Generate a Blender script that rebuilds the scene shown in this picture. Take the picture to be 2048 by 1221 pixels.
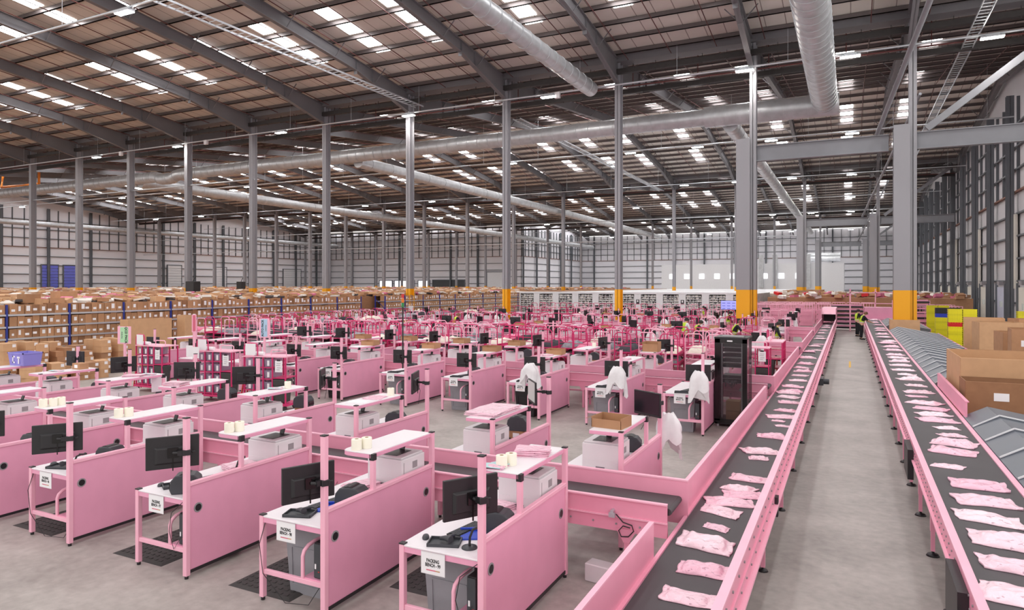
import bpy, bmesh, math, random
from math import sin, cos, pi, radians, sqrt
from mathutils import Vector, Matrix, noise
C = bpy.context.scene
COL = C.collection
for o in list(bpy.data.objects): bpy.data.objects.remove(o)

# ------------------------------------------------------------------ camera, world, exposure
PSI = radians(26.44)
cam = bpy.data.cameras.new('camera'); camo = bpy.data.objects.new('camera', cam); COL.objects.link(camo)
cam.sensor_width = 36; cam.lens = 36*1360/2048; cam.shift_y = -40.8/2048
cam.clip_start = .05; cam.clip_end = 600
camo.location = (0, 0, 3.3); camo.rotation_euler = (pi/2, 0, PSI)
C.camera = camo
w = bpy.data.worlds.new('world'); C.world = w; w.use_nodes = True
w.node_tree.nodes['Background'].inputs[0].default_value = (1, .97, .94, 1)
w.node_tree.nodes['Background'].inputs[1].default_value = 1.15
C.view_settings.view_transform = 'Standard'; C.view_settings.look = 'None'
C.view_settings.gamma = 1; C.view_settings.use_curve_mapping = False
C.view_settings.exposure = .36
SKY_STRENGTH, LAMP_STRENGTH = 12.0, 150.0

# pixel -> world helpers (used once to read positions off the photograph)
SS, CC = sin(PSI), cos(PSI)
def ray(x, y):
    u = (x-1024)/1360
    return Vector((-SS+CC*u, CC+SS*u, -(y-569.7)/1360))
def atz(x, y, z):
    d = ray(x, y); return Vector((0, 0, 3.3))+d*((z-3.3)/d.z)
def aty(x, y, Y):
    d = ray(x, y); return Vector((0, 0, 3.3))+d*(Y/d.y)
def atx(x, y, X):
    d = ray(x, y); return Vector((0, 0, 3.3))+d*(X/d.x)

# ------------------------------------------------------------------ materials
def srgb(r, g, b):
    f = lambda c: (c/255/12.92 if c <= 10 else ((c/255+.055)/1.055)**2.4)
    return (f(r), f(g), f(b), 1)
MATS = {}
def mat(name, rgb, rough=.5, metal=0, var=.0, scale=4., bump=0., spec=.5, emit=0, alpha=1, objvar=0.):
    m = bpy.data.materials.new(name); m.use_nodes = True
    nt = m.node_tree; b = nt.nodes['Principled BSDF']; N = nt.nodes.new; Lk = nt.links.new
    col = srgb(*rgb)
    b.inputs['Base Color'].default_value = col
    b.inputs['Roughness'].default_value = rough; b.inputs['Metallic'].default_value = metal
    b.inputs['Specular IOR Level'].default_value = spec
    if emit:
        b.inputs['Emission Color'].default_value = col; b.inputs['Emission Strength'].default_value = emit
    if alpha < 1: b.inputs['Alpha'].default_value = alpha
    if var or objvar:
        t = N('ShaderNodeTexCoord'); n = N('ShaderNodeTexNoise'); n.inputs['Scale'].default_value = scale
        n.inputs['Detail'].default_value = 4
        Lk(t.outputs['Object'], n.inputs['Vector'])
        mr = N('ShaderNodeMapRange'); mr.inputs[1].default_value = .3; mr.inputs[2].default_value = .7
        mr.inputs[3].default_value = 1-var; mr.inputs[4].default_value = 1+var
        Lk(n.outputs['Fac'], mr.inputs[0])
        hs = N('ShaderNodeHueSaturation'); hs.inputs['Color'].default_value = col
        val = mr.outputs[0]
        if objvar:
            oi = N('ShaderNodeObjectInfo'); m2 = N('ShaderNodeMapRange')
            m2.inputs[3].default_value = 1-objvar; m2.inputs[4].default_value = 1+objvar
            Lk(oi.outputs['Random'], m2.inputs[0])
            mm = N('ShaderNodeMath'); mm.operation = 'MULTIPLY'
            Lk(mr.outputs[0], mm.inputs[0]); Lk(m2.outputs[0], mm.inputs[1]); val = mm.outputs[0]
        Lk(val, hs.inputs['Value']); Lk(hs.outputs[0], b.inputs['Base Color'])
        if bump:
            bp = N('ShaderNodeBump'); bp.inputs['Strength'].default_value = bump; bp.inputs['Distance'].default_value = .02
            Lk(n.outputs['Fac'], bp.inputs['Height']); Lk(bp.outputs[0], b.inputs['Normal'])
    MATS[name] = m
    return m
M = MATS
mat('pink', (236, 164, 194), .42, var=.03, scale=3)
mat('pink_conveyor', (240, 160, 186), .38, var=.03, scale=3)
mat('hot_pink', (206, 44, 108), .4, var=.04)
mat('pale_pink', (246, 182, 204), .4, var=.03)
mat('white_board', (238, 232, 238), .35, var=.02)
mat('white_plastic', (225, 222, 226), .4, var=.02)
mat('printer_grey', (216, 213, 217), .45, var=.02)
mat('vent_grey', (150, 146, 150), .6)
mat('black_plastic', (34, 32, 36), .42, var=.08, scale=20)
mat('charcoal_plastic', (62, 64, 70), .45, var=.06, scale=10)
mat('black_gloss', (18, 16, 18), .15)
mat('black_rubber', (66, 64, 64), .8, var=.1, scale=30)
mat('screen_dark', (26, 24, 30), .12, spec=.6)
mat('screen_lit', (170, 176, 172), .2, emit=.25)
mat('screen_blue', (150, 155, 235), .2, emit=.6)
mat('steel', (136, 137, 143), .5, var=.06, scale=1.2)
mat('steel_dark', (104, 107, 113), .55, var=.06, scale=1.2)
mat('rafter', (112, 110, 114), .55, var=.06, scale=.6)
mat('purlin', (104, 96, 96), .4, metal=.3, var=.06, scale=.5)
mat('galvanised', (190, 192, 196), .38, metal=.45, var=.12, scale=2.)
mat('alloy', (200, 204, 210), .35, metal=.6)
mat('tray_black', (52, 48, 48), .6, var=.1)
mat('sprinkler_red', (92, 46, 44), .5, var=.1)
mat('red', (196, 44, 44), .4)
mat('floor_yellow', (232, 190, 90), .7)
mat('amber', (220, 120, 30), .4)
mat('green', (40, 130, 70), .4)
mat('yellow_paint', (240, 168, 20), .5, var=.03)
mat('cardboard', (176, 132, 98), .8, var=.06, scale=6, objvar=.13)
mat('cardboard_pale', (202, 160, 122), .8, var=.05, scale=5, objvar=.08)
mat('cardboard_dark', (150, 108, 78), .85, var=.08, scale=6, objvar=.1)
mat('paper', (240, 238, 242), .7, var=.02)
mat('label_cream', (246, 242, 226), .6, var=.02)
mat('ink', (24, 22, 26), .6)
mat('ink_grey', (120, 116, 124), .6)
mat('belt', (70, 66, 70), .55, var=.06, scale=2.5)
mat('chute_grey', (100, 105, 115), .4, var=.05, scale=2)
mat('blue_upright', (42, 56, 142), .45)
mat('blue_door', (112, 118, 216), .5)
mat('blue_plastic', (36, 70, 190), .4)
mat('purple_tote', (142, 136, 214), .35)
mat('white_metal', (232, 232, 236), .45, var=.02)
mat('shelf_grey', (168, 166, 164), .7, var=.25, scale=3)  # mottled pale grey for shelf decks, bin backs, contents and the long side
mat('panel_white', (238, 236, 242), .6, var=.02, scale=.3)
mat('panel_white_shaded', (196, 194, 198), .6, var=.02, scale=.3)  # right wall: same white cladding, its dimmer light put into the colour
mat('girt', (92, 95, 100), .55)
mat('girt_brown', (120, 78, 62), .6)
mat('dark_wall', (74, 76, 80), .6, var=.05)
mat('door_cream', (222, 218, 208), .5)
mat('door_lilac', (196, 198, 216), .5)
mat('bin_grey', (150, 150, 157), .5, var=.05, scale=6)
mat('bag_white', (236, 234, 238), .35, var=.04, scale=9)
mat('wood', (196, 158, 110), .75, var=.12, scale=8)
mat('crate_yellow', (226, 216, 20), .4, objvar=.1)
mat('crate_red', (206, 26, 30), .4)
mat('crate_blue', (40, 62, 190), .4)
mat('crate_black', (30, 30, 34), .45)
mat('skin', (224, 176, 150), .55)
mat('hair_dark', (40, 30, 28), .6)
mat('hair_brown', (120, 84, 60), .6)
mat('hivis', (196, 226, 56), .6, var=.04)
mat('hivis_silver', (222, 226, 214), .4)
mat('cloth_black', (30, 30, 36), .85)
mat('cloth_white', (236, 236, 240), .8)
mat('orange', (226, 130, 40), .5)
mat('heap_white', (222, 216, 210), .8)
mat('heap_dark', (70, 64, 66), .8)
mat('teal_card', (176, 214, 218), .5)
mat('mailer_red', (214, 104, 130), .35)
mat('clear_tote', (176, 166, 190), .15, alpha=.62, spec=.6)
mat('tinted_glass', (60, 52, 56), .08, alpha=.34, spec=.7)
mat('garment_grey', (140, 140, 148), .85, var=.3, scale=9, objvar=.35)
mat('garment_dark', (58, 54, 62), .85, var=.2, scale=9, objvar=.4)
mat('garment_cream', (226, 218, 206), .85, var=.1, scale=9, objvar=.12)
mat('garment_pink', (214, 120, 150), .8, var=.15, scale=9, objvar=.2)

def special():
    # concrete floor: soft cloudy tone and scuffs
    m = bpy.data.materials.new('concrete'); m.use_nodes = True; nt = m.node_tree; N = nt.nodes.new; Lk = nt.links.new
    b = nt.nodes['Principled BSDF']; t = N('ShaderNodeTexCoord')
    n1 = N('ShaderNodeTexNoise'); n1.inputs['Scale'].default_value = .9; n1.inputs['Detail'].default_value = 8; n1.inputs['Roughness'].default_value = .62
    n2 = N('ShaderNodeTexNoise'); n2.inputs['Scale'].default_value = 9; n2.inputs['Detail'].default_value = 6
    Lk(t.outputs['Object'], n1.inputs['Vector']); Lk(t.outputs['Object'], n2.inputs['Vector'])
    r = N('ShaderNodeValToRGB'); r.color_ramp.elements[0].position = .3; r.color_ramp.elements[1].position = .68
    r.color_ramp.elements[0].color = srgb(136, 130, 126); r.color_ramp.elements[1].color = srgb(190, 183, 179)
    mx = N('ShaderNodeMath'); mx.operation = 'MULTIPLY_ADD'; mx.inputs[1].default_value = .35
    ad = N('ShaderNodeMath'); ad.operation = 'MULTIPLY'; ad.inputs[1].default_value = .65
    Lk(n1.outputs['Fac'], ad.inputs[0]); Lk(n2.outputs['Fac'], mx.inputs[0]); Lk(ad.outputs[0], mx.inputs[2])
    Lk(mx.outputs[0], r.inputs[0]); Lk(r.outputs[0], b.inputs['Base Color'])
    rr = N('ShaderNodeMapRange'); rr.inputs[3].default_value = .32; rr.inputs[4].default_value = .55
    Lk(n2.outputs['Fac'], rr.inputs[0]); Lk(rr.outputs[0], b.inputs['Roughness'])
    b.inputs['Specular IOR Level'].default_value = .4
    M['concrete'] = m
    # column paint: grey steel, yellow below three metres
    m = bpy.data.materials.new('column_paint'); m.use_nodes = True; nt = m.node_tree; N = nt.nodes.new; Lk = nt.links.new
    b = nt.nodes['Principled BSDF']; t = N('ShaderNodeTexCoord'); s = N('ShaderNodeSeparateXYZ')
    Lk(t.outputs['Object'], s.inputs[0])
    g = N('ShaderNodeMath'); g.operation = 'GREATER_THAN'; g.inputs[1].default_value = 3.0
    Lk(s.outputs['Z'], g.inputs[0])
    mi = N('ShaderNodeMix'); mi.data_type = 'RGBA'
    mi.inputs[6].default_value = srgb(240, 168, 16); mi.inputs[7].default_value = srgb(150, 149, 155)
    Lk(g.outputs[0], mi.inputs[0]); Lk(mi.outputs[2], b.inputs['Base Color']); b.inputs['Roughness'].default_value = .5
    M['column_paint'] = m
    # roof liner sheet with seams along the slope
    m = bpy.data.materials.new('roof_liner'); m.use_nodes = True; nt = m.node_tree; N = nt.nodes.new; Lk = nt.links.new
    b = nt.nodes['Principled BSDF']; t = N('ShaderNodeTexCoord'); s = N('ShaderNodeSeparateXYZ')
    Lk(t.outputs['Object'], s.inputs[0])
    md = N('ShaderNodeMath'); md.operation = 'FLOORED_MODULO'; md.inputs[1].default_value = 1.066
    Lk(s.outputs['X'], md.inputs[0])
    g = N('ShaderNodeMath'); g.operation = 'LESS_THAN'; g.inputs[1].default_value = .05; Lk(md.outputs[0], g.inputs[0])
    n = N('ShaderNodeTexNoise'); n.inputs['Scale'].default_value = .5; Lk(t.outputs['Object'], n.inputs['Vector'])
    r = N('ShaderNodeValToRGB'); r.color_ramp.elements[0].color = srgb(202, 195, 188); r.color_ramp.elements[1].color = srgb(214, 207, 200)
    Lk(n.outputs['Fac'], r.inputs[0])
    mi = N('ShaderNodeMix'); mi.data_type = 'RGBA'; mi.inputs[7].default_value = srgb(140, 128, 122)
    Lk(g.outputs[0], mi.inputs[0]); Lk(r.outputs[0], mi.inputs[6]); Lk(mi.outputs[2], b.inputs['Base Color'])
    b.inputs['Roughness'].default_value = .65
    M['roof_liner'] = m
    # skylight and lamp glow
    for nm, c, st in (('daylight', (1, 1, 1, 1), SKY_STRENGTH), ('lamp_glow', (1, .95, .88, 1), LAMP_STRENGTH)):
        m = bpy.data.materials.new(nm); m.use_nodes = True; nt = m.node_tree
        nt.nodes.remove(nt.nodes['Principled BSDF']); e = nt.nodes.new('ShaderNodeEmission')
        e.inputs[0].default_value = c; e.inputs[1].default_value = st
        nt.links.new(e.outputs[0], nt.nodes['Material Output'].inputs[0]); M[nm] = m
    # printed pink mailer film: glossy with broken lines of white and dark print
    m = bpy.data.materials.new('mailer'); m.use_nodes = True; nt = m.node_tree; N = nt.nodes.new; Lk = nt.links.new
    b = nt.nodes['Principled BSDF']; t = N('ShaderNodeTexCoord'); mp = N('ShaderNodeMapping'); mp.inputs['Scale'].default_value = (26, 60, 10)
    Lk(t.outputs['Object'], mp.inputs[0])
    n = N('ShaderNodeTexNoise'); n.inputs['Scale'].default_value = 1; n.inputs['Detail'].default_value = 2; Lk(mp.outputs[0], n.inputs['Vector'])
    n2 = N('ShaderNodeTexNoise'); n2.inputs['Scale'].default_value = 7; Lk(t.outputs['Object'], n2.inputs['Vector'])
    oi = N('ShaderNodeObjectInfo')
    base = N('ShaderNodeMix'); base.data_type = 'RGBA'; base.inputs[6].default_value = srgb(244, 190, 212); base.inputs[7].default_value = srgb(252, 222, 234)
    Lk(oi.outputs['Random'], base.inputs[0])
    g = N('ShaderNodeMath'); g.operation = 'GREATER_THAN'; g.inputs[1].default_value = .64; Lk(n.outputs['Fac'], g.inputs[0])
    g2 = N('ShaderNodeMath'); g2.operation = 'GREATER_THAN'; g2.inputs[1].default_value = .52; Lk(n2.outputs['Fac'], g2.inputs[0])
    mm = N('ShaderNodeMath'); mm.operation = 'MULTIPLY'; Lk(g.outputs[0], mm.inputs[0]); Lk(g2.outputs[0], mm.inputs[1])
    k = N('ShaderNodeMath'); k.operation = 'MULTIPLY'; k.inputs[1].default_value = .45; Lk(mm.outputs[0], k.inputs[0])
    mi = N('ShaderNodeMix'); mi.data_type = 'RGBA'; mi.inputs[7].default_value = srgb(120, 40, 84)
    Lk(k.outputs[0], mi.inputs[0]); Lk(base.outputs[2], mi.inputs[6]); Lk(mi.outputs[2], b.inputs['Base Color'])
    b.inputs['Roughness'].default_value = .27
    vo = N('ShaderNodeTexVoronoi'); vo.feature = 'DISTANCE_TO_EDGE'; vo.inputs['Scale'].default_value = 11; Lk(t.outputs['Object'], vo.inputs['Vector'])
    n3 = N('ShaderNodeTexNoise'); n3.inputs['Scale'].default_value = 14; n3.inputs['Detail'].default_value = 3; Lk(t.outputs['Object'], n3.inputs['Vector'])
    ad = N('ShaderNodeMath'); ad.operation = 'ADD'; Lk(vo.outputs['Distance'], ad.inputs[0]); Lk(n3.outputs['Fac'], ad.inputs[1])
    bp = N('ShaderNodeBump'); bp.inputs['Strength'].default_value = .8; bp.inputs['Distance'].default_value = .02
    Lk(ad.outputs[0], bp.inputs['Height']); Lk(bp.outputs[0], b.inputs['Normal'])
    M['mailer'] = m
special()

# ------------------------------------------------------------------ mesh builder
class MB:
    def __init__(s): s.v = []; s.f = []; s.m = []; s.sm = []
    def quadset(s, vs, fs, mi=0, smooth=False):
        b = len(s.v); s.v += [tuple(v) for v in vs]
        for f in fs: s.f.append(tuple(b+i for i in f)); s.m.append(mi); s.sm.append(smooth)
        return s
    def box(s, a, b, mi=0, R=None, at=None):
        x0, x1 = sorted((a[0], b[0])); y0, y1 = sorted((a[1], b[1])); z0, z1 = sorted((a[2], b[2]))
        vs = [Vector(p) for p in ((x0,y0,z0),(x1,y0,z0),(x1,y1,z0),(x0,y1,z0),(x0,y0,z1),(x1,y0,z1),(x1,y1,z1),(x0,y1,z1))]
        if R is not None:
            c = Vector(at if at is not None else ((x0+x1)/2, (y0+y1)/2, (z0+z1)/2))
            vs = [c+R @ (v-c) for v in vs]
        return s.quadset(vs, [(0,3,2,1),(4,5,6,7),(0,1,5,4),(1,2,6,5),(2,3,7,6),(3,0,4,7)], mi)
    def cb(s, c, d, mi=0, R=None):
        return s.box((c[0]-d[0]/2, c[1]-d[1]/2, c[2]-d[2]/2), (c[0]+d[0]/2, c[1]+d[1]/2, c[2]+d[2]/2), mi, R)
    def tube(s, pts, r, n=8, mi=0, cap=True, rs=None):
        pts = [Vector(p) for p in pts]; rings = []
        up = None
        for i, p in enumerate(pts):
            d = (pts[min(i+1, len(pts)-1)]-pts[max(i-1, 0)]).normalized()
            if up is None:
                up = Vector((0, 0, 1)) if abs(d.z) < .9 else Vector((1, 0, 0))
            a = d.cross(up).normalized(); bb = a.cross(d).normalized(); up = bb
            rr = rs[i] if rs else r
            rings.append([p+a*rr*cos(2*pi*k/n)+bb*rr*sin(2*pi*k/n) for k in range(n)])
        vs = [v for rg in rings for v in rg]; fs = []
        for i in range(len(pts)-1):
            for k in range(n):
                a, b2 = i*n+k, i*n+(k+1) % n
                fs.append((a, a+n, b2+n, b2))
        s.quadset(vs, fs, mi, True)
        if cap:
            s.quadset(rings[0], [tuple(range(n))], mi); s.quadset(rings[-1], [tuple(reversed(range(n)))], mi)
        return s
    def bar(s, p0, p1, wd, ht, mi=0):   # rectangular bar between two points
        p0, p1 = Vector(p0), Vector(p1); d = (p1-p0).normalized()
        up = Vector((0, 0, 1)) if abs(d.z) < .95 else Vector((0, 1, 0))
        a = d.cross(up).normalized()*wd/2; b = a.cross(d).normalized()*ht/2
        vs = [p0-a-b, p0+a-b, p0+a+b, p0-a+b, p1-a-b, p1+a-b, p1+a+b, p1-a+b]
        return s.quadset(vs, [(0,1,2,3),(7,6,5,4),(0,4,5,1),(1,5,6,2),(2,6,7,3),(3,7,4,0)], mi)
    def lathe(s, prof, c=(0, 0, 0), n=16, mi=0, smooth=True):
        vs = []; fs = []
        for r, z in prof: vs += [(c[0]+r*cos(2*pi*k/n), c[1]+r*sin(2*pi*k/n), c[2]+z) for k in range(n)]
        for i in range(len(prof)-1):
            for k in range(n): fs.append((i*n+k, i*n+(k+1) % n, (i+1)*n+(k+1) % n, (i+1)*n+k))
        return s.quadset(vs, fs, mi, smooth)
    def prism(s, poly, z0, z1, mi=0):
        n = len(poly); vs = [(x, y, z0) for x, y in poly]+[(x, y, z1) for x, y in poly]
        return s.quadset(vs, [tuple(reversed(range(n))), tuple(range(n, 2*n))]+[(i, (i+1) % n, n+(i+1) % n, n+i) for i in range(n)], mi)
    def frustum(s, x0, x1, y0, y1, z0, z1, dx, dy, mi=0, open_top=False):  # top grown by dx, dy
        vs = [(x0,y0,z0),(x1,y0,z0),(x1,y1,z0),(x0,y1,z0),(x0-dx,y0-dy,z1),(x1+dx,y0-dy,z1),(x1+dx,y1+dy,z1),(x0-dx,y1+dy,z1)]
        fs = [(0,3,2,1),(0,1,5,4),(1,2,6,5),(2,3,7,6),(3,0,4,7)]
        if not open_top: fs.append((4,5,6,7))
        return s.quadset(vs, fs, mi)
    def mesh(s, name, mats, bevel=0, seg=1, smooth=False):
        me = bpy.data.meshes.new(name); me.from_pydata(s.v, [], s.f); me.update()
        if isinstance(mats, str): mats = [mats]
        for k in mats: me.materials.append(M[k])
        for i, p in enumerate(me.polygons):
            p.material_index = min(s.m[i], len(mats)-1); p.use_smooth = smooth or s.sm[i]
        bm = bmesh.new(); bm.from_mesh(me)
        if bevel:
            bm.normal_update()
            bmesh.ops.remove_doubles(bm, verts=bm.verts, dist=1e-5)
            es = [e for e in bm.edges if len(e.link_faces) == 2 and e.calc_face_angle(0) > .6]
            bmesh.ops.bevel(bm, geom=es, offset=bevel, segments=seg, affect='EDGES', profile=.6, clamp_overlap=True)
        bmesh.ops.recalc_face_normals(bm, faces=bm.faces)
        bm.to_mesh(me); bm.free()
        return me

# ------------------------------------------------------------------ objects
def ob(name, me, parent=None, loc=None, rz=0):
    o = bpy.data.objects.new(name, me); COL.objects.link(o)
    if parent is not None: o.parent = parent
    if loc is not None: o.location = loc
    if rz: o.rotation_euler = (0, 0, rz)
    return o
SEEN = {}
def tag(o, label, cat, group=None):
    o['label'] = label; o['category'] = cat
    if group: o['group'] = group
    return o
def struct(name, me, loc=None):
    o = ob(name, me, None, loc); o['kind'] = 'structure'; return o
class Proto:
    """a thing: its own mesh (or None) and parts [(name, mesh, [(sub, mesh)], label)]"""
    def __init__(s, name, mesh=None): s.name = name; s.mesh = mesh; s.parts = []
    def add(s, name, mesh, subs=(), label=None): s.parts.append((name, mesh, list(subs), label)); return s
    def put(s, loc, rz=0, label='', cat='', group=None, sc=None):
        r = ob(s.name, s.mesh, None, loc, rz)
        if sc: r.scale = (sc,)*3 if not hasattr(sc, '__len__') else sc
        for n, me, subs, lb in s.parts:
            p = ob(n, me, r)
            if lb: p['label'] = lb
            for sn, sm in subs: ob(sn, sm, p)
        return tag(r, label, cat, group)
    def merged(s):
        """one mesh with everything in it, for copies too far away to show their parts"""
        mats = []; bm = bmesh.new()
        ms = ([s.mesh] if s.mesh else [])+[x for p in s.parts for x in [p[1]]+[q[1] for q in p[2]]]
        for me in ms:
            n0 = len(bm.faces); bm.from_mesh(me); bm.faces.ensure_lookup_table()
            mp = []
            for mt in me.materials:
                if mt not in mats: mats.append(mt)
                mp.append(mats.index(mt))
            for f in bm.faces[n0:]: f.material_index = mp[f.material_index] if mp else 0
        out = bpy.data.meshes.new(s.name+'_whole'); bm.to_mesh(out); bm.free()
        for mt in mats: out.materials.append(mt)
        return Proto(s.name, out)
ORD = ['', 'first', 'second', 'third', 'fourth', 'fifth', 'sixth', 'seventh', 'eighth', 'ninth', 'tenth', 'eleventh', 'twelfth',
       'thirteenth', 'fourteenth', 'fifteenth', 'sixteenth', 'seventeenth', 'eighteenth', 'nineteenth', 'twentieth']
def nth(i):
    if i <= 20: return ORD[i]
    T = {2: 'twenty', 3: 'thirty', 4: 'forty', 5: 'fifty', 6: 'sixty', 7: 'seventy', 8: 'eighty'}
    return T[i//10]+'-'+ORD[i % 10] if i % 10 else T[i//10].replace('ty', 'tieth')
FONTC = {}
def textmesh(txt, size, m, align='CENTER'):
    key = (txt, size, m, align)
    if key in FONTC: return FONTC[key]
    cu = bpy.data.curves.new('lettering', 'FONT'); cu.body = txt; cu.size = size; cu.align_x = align; cu.align_y = 'CENTER'
    cu.space_line = .9; cu.resolution_u = 2; cu.extrude = .0008; cu.offset = size*.032
    t = bpy.data.objects.new('tmp', cu); COL.objects.link(t)
    dg = bpy.context.evaluated_depsgraph_get(); me = bpy.data.meshes.new_from_object(t.evaluated_get(dg))
    bpy.data.objects.remove(t)
    me.materials.clear(); me.materials.append(M[m]); FONTC[key] = me
    return me
RX90 = Matrix.Rotation(pi/2, 4, 'X')
def xform(me, mtx):
    me = me.copy(); me.transform(mtx); return me
R = random.Random(7)
# ================================================================== the hall
VAL = [-8.0, 41.7, 91.4, 141.1, 190.8]          # valley lines; ridges half-way
XL, XR = -136.0, 10.84
def zroof(Y):
    for a, b in zip(VAL, VAL[1:]):
        if a <= Y <= b: return 17.75+.108*min(Y-a, b-Y)
    return 17.75
FRX = [10.84-8.0*i for i in range(19)]            # frame lines
def plane(name, pts, m): return MB().quadset(pts, [(0, 1, 2, 3)]).mesh(name, m)
struct('floor', MB().box((XL, -8, -.3), (XR+4, 192, 0)).mesh('floor', 'concrete'))
for i, (a, b) in enumerate(zip(VAL, VAL[1:])):
    r = (a+b)/2
    for k, (y0, z0, y1, z1) in enumerate(((a, 17.75, r, 17.75+.108*(r-a)), (r, 17.75+.108*(r-a), b, 17.75))):
        if y1 < 0: continue
        struct('ceiling', MB().quadset([(XL, y0, z0), (XR+.3, y0, z0), (XR+.3, y1, z1), (XL, y1, z1), (XL, y0, z0+.15), (XR+.3, y0, z0+.15), (XR+.3, y1, z1+.15), (XL, y1, z1+.15)],
               [(0,1,2,3),(7,6,5,4),(0,4,5,1),(1,5,6,2),(2,6,7,3),(3,7,4,0)]).mesh('roof_sheet', 'roof_liner'))
# rooflights: strips of daylight panels on every slope
SX = [4.6, -.3, -6.7, -11., -16.3, -22.7, -27., -32.2, -37.9, -42.9, -48.3, -54.1, -59., -64.4, -70., -75.2, -80.6, -86.2, -91.5, -96.8, -102.5, -107.6, -113., -118.6, -124., -129.5]
def strip(D, s):
    mb = MB()
    for e0, e1 in D:
        mb.quadset([(-.53, s*e0, .108*e0-.03), (.53, s*e0, .108*e0-.03), (.53, s*e1, .108*e1-.03), (-.53, s*e1, .108*e1-.03)], [(0, 1, 2, 3)])
    return mb
S_dn = strip([(6.04, 6.4), (6.9, 8.25), (8.75, 10.15), (10.65, 12.05), (16.3, 17.8), (18.2, 19.65), (20.1, 21.55)], -1).mesh('rooflight', 'daylight')
S_up = strip([(7.2, 8.3), (8.75, 10.15), (10.65, 12.05), (18.2, 19.65), (20.1, 21.55), (22., 23.4)], 1).mesh('rooflight', 'daylight')
n = 0
for v in VAL:
    for me, ok in ((S_dn, v > 0), (S_up, v < 190)):
        if not ok: continue
        for x in SX:
            if v > 150 and x < -70: continue
            if v < 0 and (x < -90): continue
            n += 1
            o = ob('window_%d' % n, me, None, (x, v, 17.75)); o['kind'] = 'structure'
# purlins
for a, b in zip(VAL, VAL[1:]):
    r = (a+b)/2
    for d in [.98+1.89*k for k in range(13)]:
        for Y in (a+d, b-d):
            if Y < 12: continue
            x0 = XL if Y < 150 else -72
            z = zroof(Y)
            struct('purlin_beam', MB().box((x0, Y-.03, z-.27), (XR, Y+.03, z-.02)).box((x0, Y-.03, z-.27), (XR, Y+.07, z-.24)).mesh('purlin', 'purlin'))
# portal frames: columns and rafters
def hsec(mb, X, Y, z0, z1, fw=.36, dp=.56, ft=.03, wt=.03, mi=0):
    mb.box((X-fw/2, Y-dp/2, z0), (X+fw/2, Y-dp/2+ft, z1), mi); mb.box((X-fw/2, Y+dp/2-ft, z0), (X+fw/2, Y+dp/2, z1), mi)
    mb.box((X-wt/2, Y-dp/2, z0), (X+wt/2, Y+dp/2, z1), mi); return mb
colm = hsec(MB(), 0, 0, 0, 17.4); colm.box((-.25, -.33, 0), (.25, .33, .05))
COLM = colm.mesh('column', 'column_paint')
prow = {}
for v in VAL[1:4]:
    for X in FRX[1:]:
        if X < XL+2: continue
        prow[(v, X)] = struct('steel_column', COLM, (X+(.12 if X > -6 else 0), v, 0))
def rafter(span):
    mb = MB(); a, b = span; r = (a+b)/2
    prof = []
    def zt(Y): return 17.75+.108*min(Y-a, b-Y)-.3
    ys = [a+.2, a+6.2, r, b-6.2, b-.2]; dep = [1.5, .72, .72, .72, 1.5]
    for i in range(4):
        y0, y1 = ys[i], ys[i+1]
        if y1 < 4: continue
        t0, t1 = zt(y0), zt(y1); b0, b1 = t0-dep[i], t1-dep[i+1]
        f = [(0,1,2,3),(7,6,5,4),(0,4,5,1),(1,5,6,2),(2,6,7,3),(3,7,4,0)]
        def slab(x0, x1, za0, za1, zb0, zb1):
            mb.quadset([(x0,y0,zb0),(x1,y0,zb0),(x1,y1,zb1),(x0,y1,zb1),(x0,y0,za0),(x1,y0,za0),(x1,y1,za1),(x0,y1,za1)],
                       [(0,3,2,1),(4,5,6,7),(0,1,5,4),(1,2,6,5),(2,3,7,6),(3,0,4,7)])
        slab(-.02, .02, t0, t1, b0, b1)
        slab(-.15, .15, t0, t1, t0-.03, t1-.03); slab(-.15, .15, b0+.03, b1+.03, b0, b1)
    for yy, s in ((a+6.2, 1), (b-6.2, -1), (a+4.5, 1), (b-4.5, -1)):   # web stiffeners
        if yy > 4: mb.box((-.13, yy-.01, zt(yy)-.95), (.13, yy+.01, zt(yy)-.03))
    for k in range(1, 12):                                            # fly braces up to the purlins
        yy = a+(b-a)*k/12
        if yy > 8 and k != 6:
            for s in (-1, 1): mb.bar((s*.1, yy, zt(yy)-.7), (s*.85, yy, zt(yy)+.12), .05, .05)
    return mb.mesh('rafter', 'rafter')
for a, b in zip(VAL, VAL[1:]):
    me = rafter((a, b))
    for X in FRX:
        if X < XL or (a > 100 and X < -72) or (a < 0 and X < -100): continue
        struct('rafter_beam', me, (X, 0, 0))
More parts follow.
